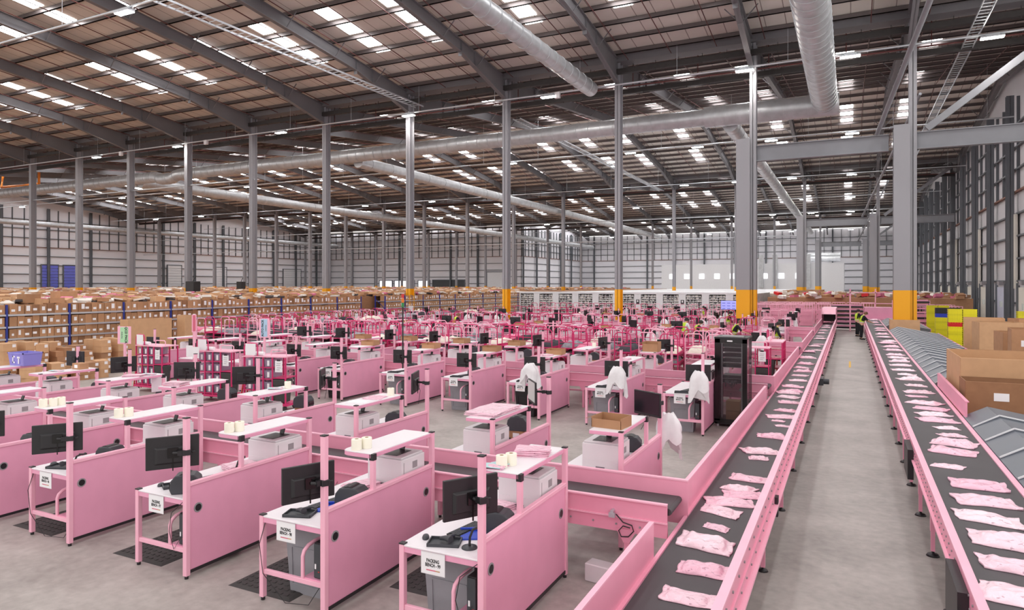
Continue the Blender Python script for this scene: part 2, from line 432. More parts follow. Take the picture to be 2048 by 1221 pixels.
# stronger lower columns with a portal beam beside the aisle
def heavy(v, X):
    mb = hsec(MB(), 0, 0, 0, 11.75, .4, .5); mb.box((-.38, -.42, 0), (.38, -.38, 11.75)); mb.box((-.38, .38, 0), (.38, .42, 11.75)); mb.box((-.02, -.4, 0), (.02, .4, 11.75))
    return mb.mesh('heavy_column', 'column_paint')
hv = heavy(0, 0)
for v in VAL[1:4]:
    for X in (2.84, -5.16): struct('heavy_column', hv, (X-.40, v-.08, 0))
    mb = MB()
    for x0, x1 in ((-5.6, 1.85), (3.1, 10.6)):
        mb.box((x0, v-.02, 10.45), (x1, v+.02, 11.35)); mb.box((x0, v-.2, 11.31), (x1, v+.2, 11.35)); mb.box((x0, v-.2, 10.45), (x1, v+.2, 10.49))
    mb.bar((1.9, v, 11.7), (3.0, v, 11.7), .4, .1)
    for xa, xb in ((-4.9, -4.1), (1.2, 1.9), (3.1, 3.9)): pass
    struct('portal_beam', mb.mesh('portal_beam', 'steel'))
    # long diagonal wind braces above the portal
    struct('brace_beam', MB().tube([(1.3, v-.35, 11.4), (4.9, v-29.7, 18.2)], .12, 8).mesh('brace', 'steel'))
    struct('brace_beam', MB().bar((3.6, v, 11.5), (10.3, v, 16.7), .28, .34).mesh('brace', 'steel'))

# ---- walls
def wallX(name, X, y0, y1, s, ztop=17.6, mid=10.3, step=8.0, cols=True, ph=0.0, stud=2.0):
    ys = sorted([y0, y1]+[y for v in VAL for y in (v, v+24.85) if y0 < y < y1])       # gable edge follows the roof
    f = MB()
    for ya, yb in zip(ys, ys[1:]):
        za, zb = zroof(ya), zroof(yb); x0, x1 = X-.12*s, X
        f.quadset([(x0, ya, 0), (x1, ya, 0), (x1, yb, 0), (x0, yb, 0), (x0, ya, za), (x1, ya, za), (x1, yb, zb), (x0, yb, zb)], [(0,3,2,1),(4,5,6,7),(0,1,5,4),(1,2,6,5),(2,3,7,6),(3,0,4,7)])
    struct(name, f.mesh(name, 'panel_white' if s > 0 else 'panel_white_shaded'))
    g = MB()
    z = 1.9
    while z < 16.8:
        brown = abs(z-mid) < .5
        g.box((X, y0, z-.06), (X+s*.22, y1, z+.06), 1 if brown else 0); z += 1.68
    yy = y0
    while yy < y1:                         # upper studs
        g.box((X, yy-.06, mid), (X+s*.2, yy+.06, ztop-.2)); yy += stud
    struct('trim_%d' % TRIM(), g.mesh('wall_rails', ['girt', 'girt_brown']))
    if cols:
        yy = y0+ph
        while yy < y1:
            struct('wall_column', hsec(MB(), 0, 0, 0, ztop, .3 if s > 0 else .5, .45 if s > 0 else .4).mesh('wall_column', 'steel_dark'), (X+s*.5, yy, 0)); yy += step
_t = [0]
def TRIM(): _t[0] += 1; return _t[0]
def wallY(name, Y, x0, x1, ztop=17.6, mid=10.3):
    struct(name, MB().box((x0, Y, 0), (x1, Y+.12, ztop)).mesh(name, 'panel_white'))
    g = MB(); z = 1.9
    while z < 16.8:
        g.box((x0, Y-.22, z-.06), (x1, Y, z+.06), 1 if abs(z-mid) < .5 else 0); z += 1.68
    xx = x0
    while xx < x1: g.box((xx-.06, Y-.2, mid), (xx+.06, Y, ztop-.2)); xx += 2.0
    struct('trim_%d' % TRIM(), g.mesh('wall_rails', ['girt', 'girt_brown']))
    xx = x0+4
    while xx < x1:
        struct('wall_column', hsec(MB(), 0, 0, 0, ztop, .35, .5).mesh('wall_column', 'steel_dark'), (xx, Y-.5, 0)); xx += 8
wallX('wall_left', XL, 20, 150, 1)
wallY('wall_back', 150, XL, -72)
wallX('wall_inner', -72, 150, 192, 1)
wallY('wall_far', 192, -72, XR)
wallX('wall_right', XR+.5, 41, 192, -1, ph=6.0, stud=2.66)
# right wall: dark dock surrounds, cream dock doors
dn = 0
for k, Y in enumerate([59.0, 67.0, 75.0, 83.0, 91.0, 99, 107]):
    dn += 1
    d = ob('door_%d' % dn, MB().box((XR+.12, Y-1.7, 0), (XR+.24, Y+1.7, 3.1)).mesh('dock_door', 'door_cream' if k != 1 else 'door_lilac')); d['kind'] = 'structure'
    ob('door_track', MB().box((XR+.0, Y-1.85, 0), (XR+.2, Y-1.72, 3.4)).box((XR+.0, Y+1.72, 0), (XR+.2, Y+1.85, 3.4)).mesh('door_track', 'steel_dark'), d)
    ob('motor', MB().cb((XR+.05, Y, 3.4), (.3, .9, .3)).mesh('motor', 'vent_grey'), d)
    ob('window_pane', MB().box((XR+.1, Y-.5, 1.5), (XR+.12, Y-.15, 1.95)).box((XR+.1, Y+.15, 1.5), (XR+.12, Y+.5, 1.95)).mesh('pane', 'screen_lit'), d)
for Y in (63, 79, 95):
    struct('wall_panel', MB().box((XR+.2, Y-.8, 3.0), (XR+.35, Y+.8, 8.6)).mesh('louvre_panel', 'door_cream'))
# dock doors of the left wall and back wall
for y0, y1, m_, zt in ((74.9, 77.8, 'blue_door', 7.0), (78.9, 81.2, 'blue_door', 7.0), (101.2, 104.6, 'white_metal', 7.6), (135.6, 142, 'white_metal', 7.4), (114, 117, 'panel_white', 7.4)):
    dn += 1; mb = MB(); z = 0
    while z < zt: mb.box((XL+.2, y0, z+.03), (XL+.32, y1, min(z+.55, zt))); z += .58
    d = ob('door_%d' % dn, mb.mesh('roller_door', m_)); d['kind'] = 'structure'
    ob('door_frame', MB().box((XL+.15, y0-.15, 0), (XL+.4, y0, zt+.15)).box((XL+.15, y1, 0), (XL+.4, y1+.15, zt+.15)).box((XL+.15, y0, zt), (XL+.4, y1, zt+.15)).mesh('door_frame', 'steel_dark'), d)
for x0, x1, z0, z1, m_ in ((-114.6, -110.6, 2.2, 4.3, 'daylight_soft'), (-109.6, -103.5, 2.2, 4.3, 'daylight_soft'), (-102, -98.6, 2.2, 4.3, 'daylight_soft'), (-81.4, -76.8, .3, 6.4, 'white_metal'), (-97.5, -88, .3, 4.4, 'dark_wall')):
    dn += 1
    if m_ == 'daylight_soft' and m_ not in M: mat('daylight_soft', (250, 250, 252), .4, emit=1.2)
    d = ob('door_%d' % dn, MB().box((x0, 149.7, z0), (x1, 149.8, z1)).mesh('dock_opening', m_)); d['kind'] = 'structure'
    ob('door_frame', MB().box((x0-.2, 149.6, 0), (x0, 149.9, z1+.2)).box((x1, 149.6, 0), (x1+.2, 149.9, z1+.2)).box((x0, 149.6, z1), (x1, 149.9, z1+.2)).mesh('door_frame', 'steel_dark'), d)
# white office block at the far end
ofc = MB().box((-42, 168, 0), (-1.2, 182, 8.2)).mesh('office', 'white_metal')
o = struct('wall_office', ofc)
for i in range(9):
    x = -40+i*3.6
    if x < -10:
        wn = ob('window_pane', MB().box((x, 167.9, 4.7), (x+1.2, 168, 5.9)).mesh('office_window', 'daylight_soft'), o)
for i, x in enumerate((-18.5, -15.5, -8.5)):
    tag(ob('vent_stack', MB().box((x-.5, 166.9, 2.6), (x+.5, 168, 10.2)).mesh('vent_stack', 'galvanised')), 'tall silver duct riser in front of the white office, %s of three' % nth(i+1), 'duct', 'duct risers at the office')
tag(ob('roof_duct', MB().tube([(-9.5, 172, 9.2), (-2, 172, 9.2)], .6, 12).tube([(-9, 174, 10.1), (-2, 174, 10.1)], .6, 12).mesh('office_duct', 'galvanised')), 'pair of silver ducts lying on the white office roof', 'duct')
# ================================================================== lamps, ducts, trays and pipes under the roof
lamp = Proto('high_bay_light', None)
lamp.add('housing', MB().box((-.5, -.17, .03), (.5, .17, .12)).box((-.3, -.08, .12), (.3, .08, .2)).mesh('lamp_housing', 'alloy', .01))
lamp.add('diffuser', MB().box((-.48, -.15, 0), (.48, .15, .03)).mesh('lamp_diffuser', 'lamp_glow'))
LL = {0: (19.6, 'the overhead line nearest the camera'), 1: (40.7, 'the conduit along the first column row'), 2: (61.5, 'the line under the second ridge'),
      3: (84.5, 'the line before the second column row'), 4: (106., 'the line past the second column row'), 5: (127., 'the line before the third column row'), 6: (148., 'the line past the third column row'), 7: (169., 'the last line before the far wall')}
XS = {0: [-29.2], 1: [-64.8, -53.3, -41., -28.6, -17.6, -5.4, 0., 6.3]}
for k, (Y, wh) in LL.items():
    xs = XS.get(k) or [6.3-6.15*i for i in range(1, 21) if not (k > 4 and i > 11) and not (i % 2 and i > 3)]
    z = 15.5
    lc = MB().tube([(-130 if Y < 150 else -70, Y, z+.22), (XR, Y, z+.22)], .055, 6)
    for i in range(22 if Y < 150 else 12): lc.bar((9.2-6.15*i, Y, z+.22), (9.2-6.15*i, Y, zroof(Y)-.05), .018, .018)
    tag(ob('lamp_conduit', lc.mesh('conduit', 'alloy')), 'thin silver conduit carrying lamps: '+wh, 'conduit')
    for i, x in enumerate(sorted(xs)):
        lamp.put((x, Y, z), 0, 'bright white high-bay lamp, %s from left on %s' % (nth(i+1), wh), 'lamp', 'high-bay lamps')
# small white boxes on the first conduits
for i, (x, y) in enumerate(((1115, 207), (412, 286), (242, 306))):
    p = aty(x, y, 40.7); p.z = 15.56; tag(ob('junction_box', MB().cb((0, 0, 0), (.35, .2, .38)).mesh('white_box', 'white_plastic'), None, p), 'small white box under the lamp conduit, %s from right' % nth(i+1), 'box')

def duct(pts, r, ring=1.2, m_='galvanised', fine=False):
    mb = MB(); pts = [Vector(p) for p in pts]
    mb.tube(pts, r, 20)
    for a, b in zip(pts, pts[1:]):
        n = int((b-a).length/ring); d = (b-a).normalized()
        for i in range(n):
            p = a+d*(i+.5)*ring; mb.tube([p-d*.03, p+d*.03], r+.025, 20)
    return mb.mesh('duct', m_)
tag(ob('ventilation_duct', duct([(-1.4, 4, 14.5), (-1.4, 46, 14.5)], .72, .8)), 'wide silver spiral duct running overhead towards the camera', 'duct')
tag(ob('ventilation_duct', duct([(-.9, 46, 14.35), (-8.5, 46, 14.35), (-9.0, 46, 14.35), (-60, 46, 14.3), (-61, 46, 14.0), (-62.5, 46, 14.0), (-63.5, 46, 14.3), (-110, 46, 14.3)], .56, .9)), 'long silver spiral duct crossing behind the first column row', 'duct')
tag(ob('ventilation_duct', duct([(-.6, 46, 14.35), (-8.6, 46, 14.35)], .68, .7)), 'fatter end section of the long crossing duct', 'duct')
tag(ob('ventilation_duct', duct([(-14.6, 6, 15.6), (-14.6, 40.5, 15.6)], .46, 1.1)), 'slimmer silver duct sloping across the upper middle', 'duct')
tag(ob('ventilation_duct', duct([(-66.6, 46.5, 14.0), (-66.6, 186, 14.0)], .55, 3)), 'silver duct receding behind the left columns', 'duct')
tag(ob('ventilation_duct', duct([(-7.1, 46.6, 13.9), (-7.1, 150, 13.9)], .5, 2)), 'silver duct receding left of the aisle portal', 'duct')
tag(ob('ventilation_duct', duct([(-128, 50, 14), (-128, 148, 14)], .45, 4)), 'pale duct running along the left wall', 'duct')
tag(ob('ventilation_duct', duct([(-38, 46.6, 13.9), (-38, 150, 13.9)], .5, 3)), 'silver duct receding behind the middle columns', 'duct')
# ladder tray
def ladder(p0, p1, wd):
    mb = MB(); p0, p1 = Vector(p0), Vector(p1); d = (p1-p0).normalized(); a = d.cross(Vector((0, 0, 1))).normalized()
    mb.bar(p0+a*wd/2, p1+a*wd/2, .04, .1); mb.bar(p0-a*wd/2, p1-a*wd/2, .04, .1)
    n = int((p1-p0).length/.45)
    for i in range(n):
        q = p0+d*(i+.5)*.45; mb.bar(q-a*wd/2, q+a*wd/2, .04, .03)
    return mb.mesh('ladder_tray', 'alloy')
tag(ob('cable_ladder', ladder((-28.2, 12, 16.3), (-28.2, 41.5, 16.3), .7)), 'silver cable ladder hanging along the upper left roof bay', 'cable tray')
tag(ob('cable_ladder', ladder((5.6, 30, 16.0), (5.6, 90, 16.0), .5)), 'silver cable ladder at upper right beside the brace', 'cable tray')
tag(ob('cable_ladder', ladder((-22.5, 46, 15.8), (-22.5, 90, 15.8), .6)), 'silver cable ladder beyond the crossing duct', 'cable tray')
# black trays along the valleys
for v in VAL[1:4]:
    for j, (dy, z, wh) in enumerate(((-.4, 16.55, 'upper'), (1.9, 15.9, 'lower'))):
        mb = MB().box((XL+2, v+dy-.15, z), (XR, v+dy+.15, z+.3))
        x = XR-.5
        while x > -75 and v < 50: mb.bar((x, v+dy-.14, z-.1), (x, v+dy-.14, z+.5), .03, .03); x -= 1.4
        tag(ob('cable_tray', mb.mesh('cable_tray', 'tray_black')), '%s black cable tray along the %s column row' % (wh, nth(VAL.index(v))), 'cable tray')
    tag(ob('valley_gutter', MB().box((XL, v-.5, 17.3), (XR, v+.5, 17.72)).mesh('gutter', 'rafter')), 'steel gutter along the roof valley of the %s column row' % nth(VAL.index(v)), 'gutter')
def mainpipe(b):
    mb = MB().tube([(XL+3, b+.9, 16.1), (XR, b+.9, 16.1)], .05, 8)
    for i in range(30): mb.tube([(8-4.1*i, b+.9, 16.1), (8-4.1*i, b+.9, zroof(b+.9)-.1)], .03, 6)
    return mb
# sprinkler pipes: thin dark red lines below each slope
k = 0
for a, b in zip(VAL, VAL[1:]):
    r = (a+b)/2
    if a > 100: continue
    for sl, (y0, y1) in enumerate(((a, r), (r, b))):
        if y1 < 0: continue
        xs = [9.0-2.67*i for i in range(40 if a < 50 else 28)]
        for i, x in enumerate(xs):
            if min(abs(x-f) for f in FRX) < .5: x += .6
            za, zb = zroof(max(y0, 2)+.6)-.5, zroof(y1-.6)-.5
            k += 1
            tag(ob('sprinkler_pipe', MB().tube([(x, max(y0, 2)+.6, za), (x, y1-.6, zb)], .028, 5).mesh('sprinkler', 'sprinkler_red')),
                'thin dark red sprinkler pipe along the slope, %s from right in roof slope %s' % (nth(i+1), nth(VAL.index(a)*2+sl+1)), 'pipe', 'sprinkler pipes under the roof')
    tag(ob('sprinkler_main', mainpipe(b).mesh('sprinkler_main', 'sprinkler_red')), 'dark red sprinkler main along the %s column row' % nth(VAL.index(b)), 'pipe')
# mid-height tie rods between the columns
for v, z in ((41.7, 12.2), (91.4, 12.2), (91.4, 9.4), (141.1, 12.)):
    tag(ob('tie_rod', MB().tube([(-130, v, z), (-6 if v > 42 else -45, v, z)], .06, 6).mesh('tie_rod', 'alloy')), 'thin horizontal rod %s the %s column row' % ('low along' if z < 10 else 'high along', nth(VAL.index(v))), 'rod')
# black boxes on the columns, orange gantry at the left
for (x, y, Y, s, lb) in ((386, 575, 41.0, 1.05, 'large black box hung on a left column above the cartons'), (482, 571, 60, .9, 'smaller black box above the cartons, farther back')):
    p = aty(x, y, Y)
    t = ob('black_speaker', MB().cb((0, 0, 0), (s, s*.7, s)).mesh('speaker', 'black_plastic', .03), None, p); tag(t, lb, 'box')
    ob('hanging_bracket', MB().tube([(0, 0, s/2), (0, .3, s/2+.5)], .04, 6).mesh('hang', 'black_plastic'), t)
a, b, c2 = aty(3, 375, 52), aty(78, 368, 52), aty(78, 340, 52)
tag(ob('orange_gantry', MB().tube([aty(6, 352, 52), a, b, c2], .16, 6).mesh('gantry', 'orange')), 'orange steel gantry frame hanging at far left', 'frame')
# ================================================================== packing benches and what stands on them
def bench(m, full=True):
    """origin: foot of the tall monitor post; desk runs to -x, depth runs to +y (m=1) or -y (m=-1)"""
    def B(x0, y0, z0, x1, y1, z1, mi=0, mb=None): return (mb or MB()).box((x0, m*y0, z0), (x1, m*y1, z1), mi)
    p = Proto('packing_bench')
    p.add('side_panel', B(-.012, .02, .07, .012, 1.92, 1.03).mesh('side_panel', 'pink'))
    p.add('top_rail', B(-.028, .025, 1.03, .028, 1.92, 1.075).mesh('top_rail', 'pale_pink', .006))
    p.add('bottom_rail', B(-.02, .03, .055, .02, 1.9, .09).mesh('bottom_rail', 'black_plastic'))
    for yy in (.14, 1.78):
        g = MB().tube([(-.016, m*yy, .765), (.018, m*yy, .765)], .055, 18, 0); g.tube([(-.02, m*yy, .765), (.02, m*yy, .765)], .04, 18, 1)
        p.add('cable_grommet', g.mesh('grommet', ['vent_grey', 'black_plastic']))
    cap = lambda x, y, z, s=.062: MB().box((x-s/2, m*y-s/2, z), (x+s/2, m*y+s/2, z+.012)).mesh('cap', 'black_plastic')
    foot = lambda x, y: MB().tube([(x, m*y, 0), (x, m*y, .04)], .022, 8).mesh('foot', 'black_plastic')
    p.add('monitor_post', B(-.03, -.028, .035, .03, .028, 1.80).mesh('post', 'pale_pink', .004), [('cap', cap(0, 0, 1.8)), ('foot', foot(0, 0))])
    p.add('rear_post', B(-.028, 1.9, .035, .028, 1.955, 1.46).mesh('rear_post', 'pale_pink', .004), [('cap', cap(0, 1.928, 1.46, .058)), ('foot', foot(0, 1.928))])
    p.add('shelf_post', B(-.026, .74, 1.07, .026, .79, 1.40).mesh('shelf_post', 'pale_pink', .004), [('cap', B(-.028, .735, 1.385, .028, .795, 1.455).mesh('cap', 'black_plastic'))])
    # shelf with a rounded free corner
    poly = [(.0, .735), (-.33, .735), (-.39, .76), (-.42, .83), (-.42, 1.93), (0, 1.93)]
    poly = [(x, m*y) for x, y in poly]
    if m > 0: poly = poly[::-1]
    p.add('shelf', MB().prism(poly, 1.405, 1.45, 0).mesh('shelf_frame', 'pink', .004), [('shelf_top', MB().prism([(x*.985-.004, y*.998) for x, y in poly], 1.45, 1.458, 0).mesh('shelf_top', 'white_board'))])
    p.add('desk_frame', B(-.87, .0, .815, -.03, .03, .87, 0, B(-.87, 1.9, .815, -.03, 1.93, .87, 0, B(-.87, .03, .815, -.83, 1.9, .87))).mesh('desk_frame', 'pink', .004))
    p.add('tabletop', B(-.87, -.005, .87, -.03, 1.935, .888).mesh('tabletop', 'white_board', .004))
    for yy in (.0, 1.9):
        p.add('leg', B(-.875, yy-.01, .035, -.82, yy+.045, .888).mesh('leg', 'pale_pink', .004), [('cap', cap(-.847, yy+.018, .888, .058)), ('foot', foot(-.847, yy+.018))])
    for yy in (0.0, 1.9): p.add('crossbar', B(-.82, yy, .28, -.03, yy+.035, .33).mesh('crossbar', 'pale_pink', .004))
    p.add('lower_shelf', B(-.30, .02, .325, -.03, .5, .34).mesh('lower_shelf', 'pink'))
    pts = [(-.3, m*.02, .33), (-.3, m*.02, .55), (-.295, m*.035, .6), (-.28, m*.08, .645), (-.27, m*.16, .665), (-.26, m*.45, .665)]
    p.add('computer_guard', MB().tube(pts, .02, 8).mesh('guard', 'pale_pink'))
    return p
BENCH = {1: bench(1), -1: bench(-1)}
BENCHW = {k: v.merged() for k, v in BENCH.items()}

def monitor(arm):
    """back towards -y; arm: vector from the back of the screen to the post"""
    p = Proto('computer_monitor')
    mb = MB().cb((0, 0, 0), (.54, .035, .36)); 
    p.add('casing', MB().cb((0, 0, 0), (.54, .032, .36)).mesh('casing', 'black_plastic', .008, 2))
    p.add('screen', MB().cb((0, .0165, .012), (.51, .003, .31)).mesh('screen', 'screen_dark'))
    p.add('back_cover', MB().frustum(-.19, .19, -.1, .1, .012, .04, -.03, -.02).mesh('back_cover', 'black_plastic', .006))
    p.parts[-1][1].transform(Matrix.Rotation(pi/2, 4, 'X')); p.parts[-1][1].transform(Matrix.Translation((0, -.002, -.03)))
    a = Vector(arm); st = Vector((0, -.06, 0))
    p.add('bracket', MB().cb((0, -.05, 0), (.11, .02, .11)).cb((0, -.045, -.1), (.012, .01, .2)).mesh('bracket', 'black_gloss'))
    mid = (st+a)/2+Vector((0, -.02, .0))
    p.add('arm', MB().tube([st, mid, a], .018, 8).cb(mid, (.05, .05, .05)).mesh('arm', 'black_plastic'))
    p.add('clamp', MB().cb(a, (.085, .085, .06)).tube([a+Vector((.05, 0, 0)), a+Vector((.09, 0, 0))], .012, 8).mesh('clamp', 'black_plastic', .01))
    p.add('monitor_cable', MB().tube([(.12, -.03, -.08), (.13, -.06, -.17), (.1, -.05, -.3), (.16, -.02, -.42)], .004, 5).mesh('cable', 'black_plastic'))
    return p
def monitor_for(post, centre, rz):
    """post and centre are world points; returns the placed monitor prototype"""
    q = Matrix.Rotation(-rz, 3, 'Z') @ (Vector(post)-Vector(centre)); q.z = 0
    return monitor(q)

kb = Proto('keyboard')
kbm = MB().box((-.22, -.075, 0), (.22, .075, .016))
kb.add('case', kbm.mesh('kb_case', 'black_plastic', .004))
km = MB()
for r in range(5):
    for c in range(15):
        x = -.2+.4*(c+.5)/15; km.box((x-.0105, -.058+r*.024, .016), (x+.0105, -.038+r*.024, .024))
kb.add('keys', km.mesh('kb_keys', 'charcoal_plastic'))
mouse = Proto('mouse', MB().lathe([(.0, 0), (.055, 0), (.058, .012), (.045, .03), (.02, .038), (0, .039)], n=14).mesh('mouse', 'charcoal_plastic', smooth=True))
for v in mouse.mesh.vertices: v.co.x *= .6
scan = Proto('barcode_scanner')
scan.add('head', MB().tube([(-.05, 0, .02), (.02, 0, .04), (.07, 0, .045), (.1, 0, .045)], .03, 10, rs=[.018, .024, .03, .034]).mesh('scan_head', 'charcoal_plastic'))
scan.add('handle', MB().tube([(.04, 0, .045), (.0, .06, .03), (-.02, .13, .022)], .019, 8).mesh('scan_handle', 'charcoal_plastic'))
stand = Proto('scanner_stand')
stand.add('base', MB().lathe([(.0, 0), (.075, 0), (.07, .014), (.02, .02), (0, .02)], n=18).mesh('stand_base', 'charcoal_plastic', smooth=True))
stand.add('stem', MB().tube([(0, 0, .015), (.005, .0, .1), (.03, .01, .17), (.09, .03, .2)], .012, 8).mesh('stand_stem', 'black_plastic'))
stand.add('holder', MB().tube([(.07, .02, .2), (.11, .04, .2), (.12, .08, .2), (.08, .09, .2)], .012, 8).mesh('stand_holder', 'black_plastic'))
tray = Proto('desk_tray', MB().box((-.15, -.1, 0), (.15, .1, .008)).box((-.15, -.1, 0), (.15, -.09, .03)).box((-.15, .09, 0), (.15, .1, .03)).box((-.15, -.1, 0), (-.14, .1, .03)).box((.14, -.1, 0), (.15, .1, .03)).mesh('tray', 'charcoal_plastic'))
lp = Proto('label_printer')
pr = [(.13, .0), (.16, .02), (.165, .1), (.15, .17), (.1, .215), (.0, .225), (-.1, .21), (-.15, .15), (-.16, .05), (-.14, 0)]
b_ = MB(); n_ = len(pr)
b_.quadset([(-.105, y, z) for y, z in pr]+[(.105, y, z) for y, z in pr], [tuple(range(n_)), tuple(reversed(range(n_, 2*n_)))]+[(i, n_+i, n_+(i+1) % n_, (i+1) % n_) for i in range(n_)])
lp.add('body', b_.mesh('lp_body', 'charcoal_plastic', .014, 2))
lp.add('lid', MB().tube([(-.09, 0, .13), (.09, 0, .13)], .105, 20).mesh('lp_lid', 'black_plastic'))
lp.add('front_panel', MB().box((-.08, -.165, .05), (.08, -.155, .12)).mesh('lp_front', 'black_gloss'))
def printer():
    p = Proto('laser_printer')
    p.add('body', MB().box((-.25, -.24, .015), (.25, .24, .34)).mesh('pr_body', 'white_plastic', .012, 2))
    p.add('top_cover', MB().box((-.235, -.225, .34), (.235, .225, .365)).mesh('pr_top', 'printer_grey', .008))
    p.add('output_tray', MB().box((-.13, -.17, .366), (.13, .13, .37)).mesh('pr_tray', 'black_plastic'))
    p.add('paper_stop', MB().box((-.035, .12, .37), (.035, .135, .44), 0, Matrix.Rotation(-.35, 3, 'X')).mesh('pr_stop', 'black_plastic'))
    p.add('paper_drawer', MB().box((-.24, -.245, .03), (.24, -.238, .13)).box((-.06, -.25, .035), (.06, -.238, .05), 1).mesh('pr_drawer', ['white_plastic', 'ink_grey']))
    p.add('vent', MB().box((.2495, -.02, .2), (.2515, .08, .28)).mesh('pr_vent', 'vent_grey'))
    p.add('side_door', MB().box((.2495, -.2, .05), (.2512, -.19, .3)).box((-.2512, -.2, .05), (-.2495, -.19, .3)).mesh('pr_door', 'vent_grey'))
    return p
PR = printer(); PRW = PR.merged()
roll = Proto('label_roll')
roll.add('labels', MB().lathe([(.022, 0), (.056, 0), (.058, .004), (.058, .116), (.056, .12), (.022, .12)], n=22).mesh('roll', 'label_cream'))
roll.add('core', MB().lathe([(.02, .001), (.022, .001), (.022, .119), (.018, .119), (.018, .02), (0, .02)], n=14).mesh('core', 'cardboard'))
def film(name, pts, m_='mailer'): return name
def stack(nm, w, d, n, t, m_, jit, seed, sag=0):
    rr = random.Random(seed); p = Proto(nm); mb = MB()
    z = 0
    for i in range(n):
        a = rr.uniform(-jit, jit); dx, dy = rr.uniform(-jit, jit)*.12, rr.uniform(-jit, jit)*.12
        nx, ny = 6, 4; vs = []
        for lay in (0, 1):
            for iy in range(ny+1):
                for ix in range(nx+1):
                    x = (ix/nx-.5)*w; y = (iy/ny-.5)*d
                    wob = .006*sin(9*x+i*1.7)*cos(11*y+i) if t > .004 else 0
                    vs.append((x*cos(a)-y*sin(a)+dx, x*sin(a)+y*cos(a)+dy, max(.0005, z+wob*(i > 0 or lay))+lay*t))
        N1 = (nx+1)*(ny+1); fs = []
        for iy in range(ny):
            for ix in range(nx):
                q = iy*(nx+1)+ix; fs.append((N1+q, N1+q+1, N1+q+nx+2, N1+q+nx+1)); fs.append((q, q+nx+1, q+nx+2, q+1))
        per = [ix for ix in range(nx+1)]+[iy*(nx+1)+nx for iy in range(1, ny+1)]+[ny*(nx+1)+ix for ix in range(nx-1, -1, -1)]+[iy*(nx+1) for iy in range(ny-1, 0, -1)]
        for k in range(len(per)):
            a1, b1 = per[k], per[(k+1) % len(per)]; fs.append((a1, b1, N1+b1, N1+a1))
        mb.quadset(vs, fs, 0 if (not isinstance(m_, list) or i == n-1) else rr.randrange(len(m_))); z += t
    p.mesh = mb.mesh(nm, m_); return p
bags = stack('mailer_stack', .36, .26, 9, .008, ['mailer']*6+['mailer_red'], .12, 3)
flat_bags = stack('mailer_stack', .4, .5, 3, .006, 'mailer', .2, 5)
papers = stack('paper_sheets', .297, .21, 4, .0012, 'paper', .25, 8)
flyers = stack('leaflet_pile', .21, .15, 5, .006, ['teal_card', 'paper', 'mailer'], .18, 9)
folder = Proto('blue_folder', MB().box((-.12, -.16, 0), (.12, .16, .015)).box((-.12, -.16, .015), (-.10, .16, .04)).box((-.12, .13, .015), (.12, .16, .04)).mesh('folder', 'blue_plastic', .004))
small_carton = Proto('small_carton')
small_carton.add('box_body', MB().box((-.13, -.1, 0), (.13, .1, .13)).mesh('carton', 'cardboard', .003))
small_carton.add('white_label', MB().box((-.05, -.1025, .03), (.06, -.1, .1)).mesh('carton_label', 'paper'))
def open_tray(w, d, h, name='cardboard_tray'):
    p = Proto(name); t = .006
    p.add('base', MB().box((-w/2, -d/2, 0), (w/2, d/2, t)).mesh('tray_base', 'cardboard'))
    p.add('walls', MB().box((-w/2, -d/2, t), (-w/2+t, d/2, h)).box((w/2-t, -d/2, t), (w/2, d/2, h)).box((-w/2, d/2-t, t), (w/2, d/2, h)).quadset(
        [(-w/2, -d/2, t), (w/2, -d/2, t), (w/2, -d/2, h*.8), (-w/2, -d/2, h*.8), (-w/2, -d/2+t, t), (w/2, -d/2+t, t), (w/2, -d/2+t, h*.8), (-w/2, -d/2+t, h*.8)],
        [(0,1,2,3),(7,6,5,4),(2,6,7,3),(1,5,6,2),(0,3,7,4)]).mesh('tray_walls', 'cardboard'))
    p.add('flap', MB().quadset([(-w/2, -d/2, h), (-w/2-.07, -d/2, h*.75), (-w/2-.07, d/2, h*.75), (-w/2, d/2, h), (-w/2, -d/2, h-.005), (-w/2-.07, -d/2, h*.75-.005), (-w/2-.07, d/2, h*.75-.005), (-w/2, d/2, h-.005)], [(0,1,2,3),(7,6,5,4),(0,4,5,1),(1,5,6,2),(2,6,7,3)]).mesh('tray_flap', 'cardboard'))
    return p
ctray = open_tray(.36, .3, .12); ctrayW = ctray.merged()
def bin_(m_):
    p = Proto('waste_bin')
    mb = MB().frustum(-.13, .13, -.23, .23, 0, .72, .03, .05, 0, True); mb.frustum(-.12, .12, -.22, .22, .02, .72, .028, .048, 0, True)
    p.add('body', mb.mesh('bin_body', m_))
    p.add('recess', MB().bar((.139, -.19, .1), (.139, .19, .1), .012, .012).bar((.153, -.19, .5), (.153, .19, .5), .012, .012).bar((.139, -.19, .1), (.153, -.19, .5), .012, .012).bar((.139, .19, .1), (.153, .19, .5), .012, .012).mesh('bin_recess', m_))
    rim = MB()
    for a, b in (((-.17, -.295, .71), (.17, -.272, .75)), ((-.17, .272, .71), (.17, .295, .75)), ((-.172, -.293, .711), (-.152, .293, .751)), ((.152, -.293, .711), (.172, .293, .751))): rim.box(a, b)
    p.add('rim', rim.mesh('bin_rim', m_, .008))
    p.add('handle', MB().box((-.09, -.315, .68), (.09, -.293, .72)).box((-.09, .293, .68), (.09, .315, .72)).mesh('bin_handle', m_, .005))
    return p
BIN = {'g': bin_('bin_grey'), 'b': bin_('black_plastic')}
pc = Proto('desktop_computer')
pc.add('case', MB().box((-.05, -.19, 0), (.05, .19, .36)).mesh('pc_case', 'black_plastic', .006))
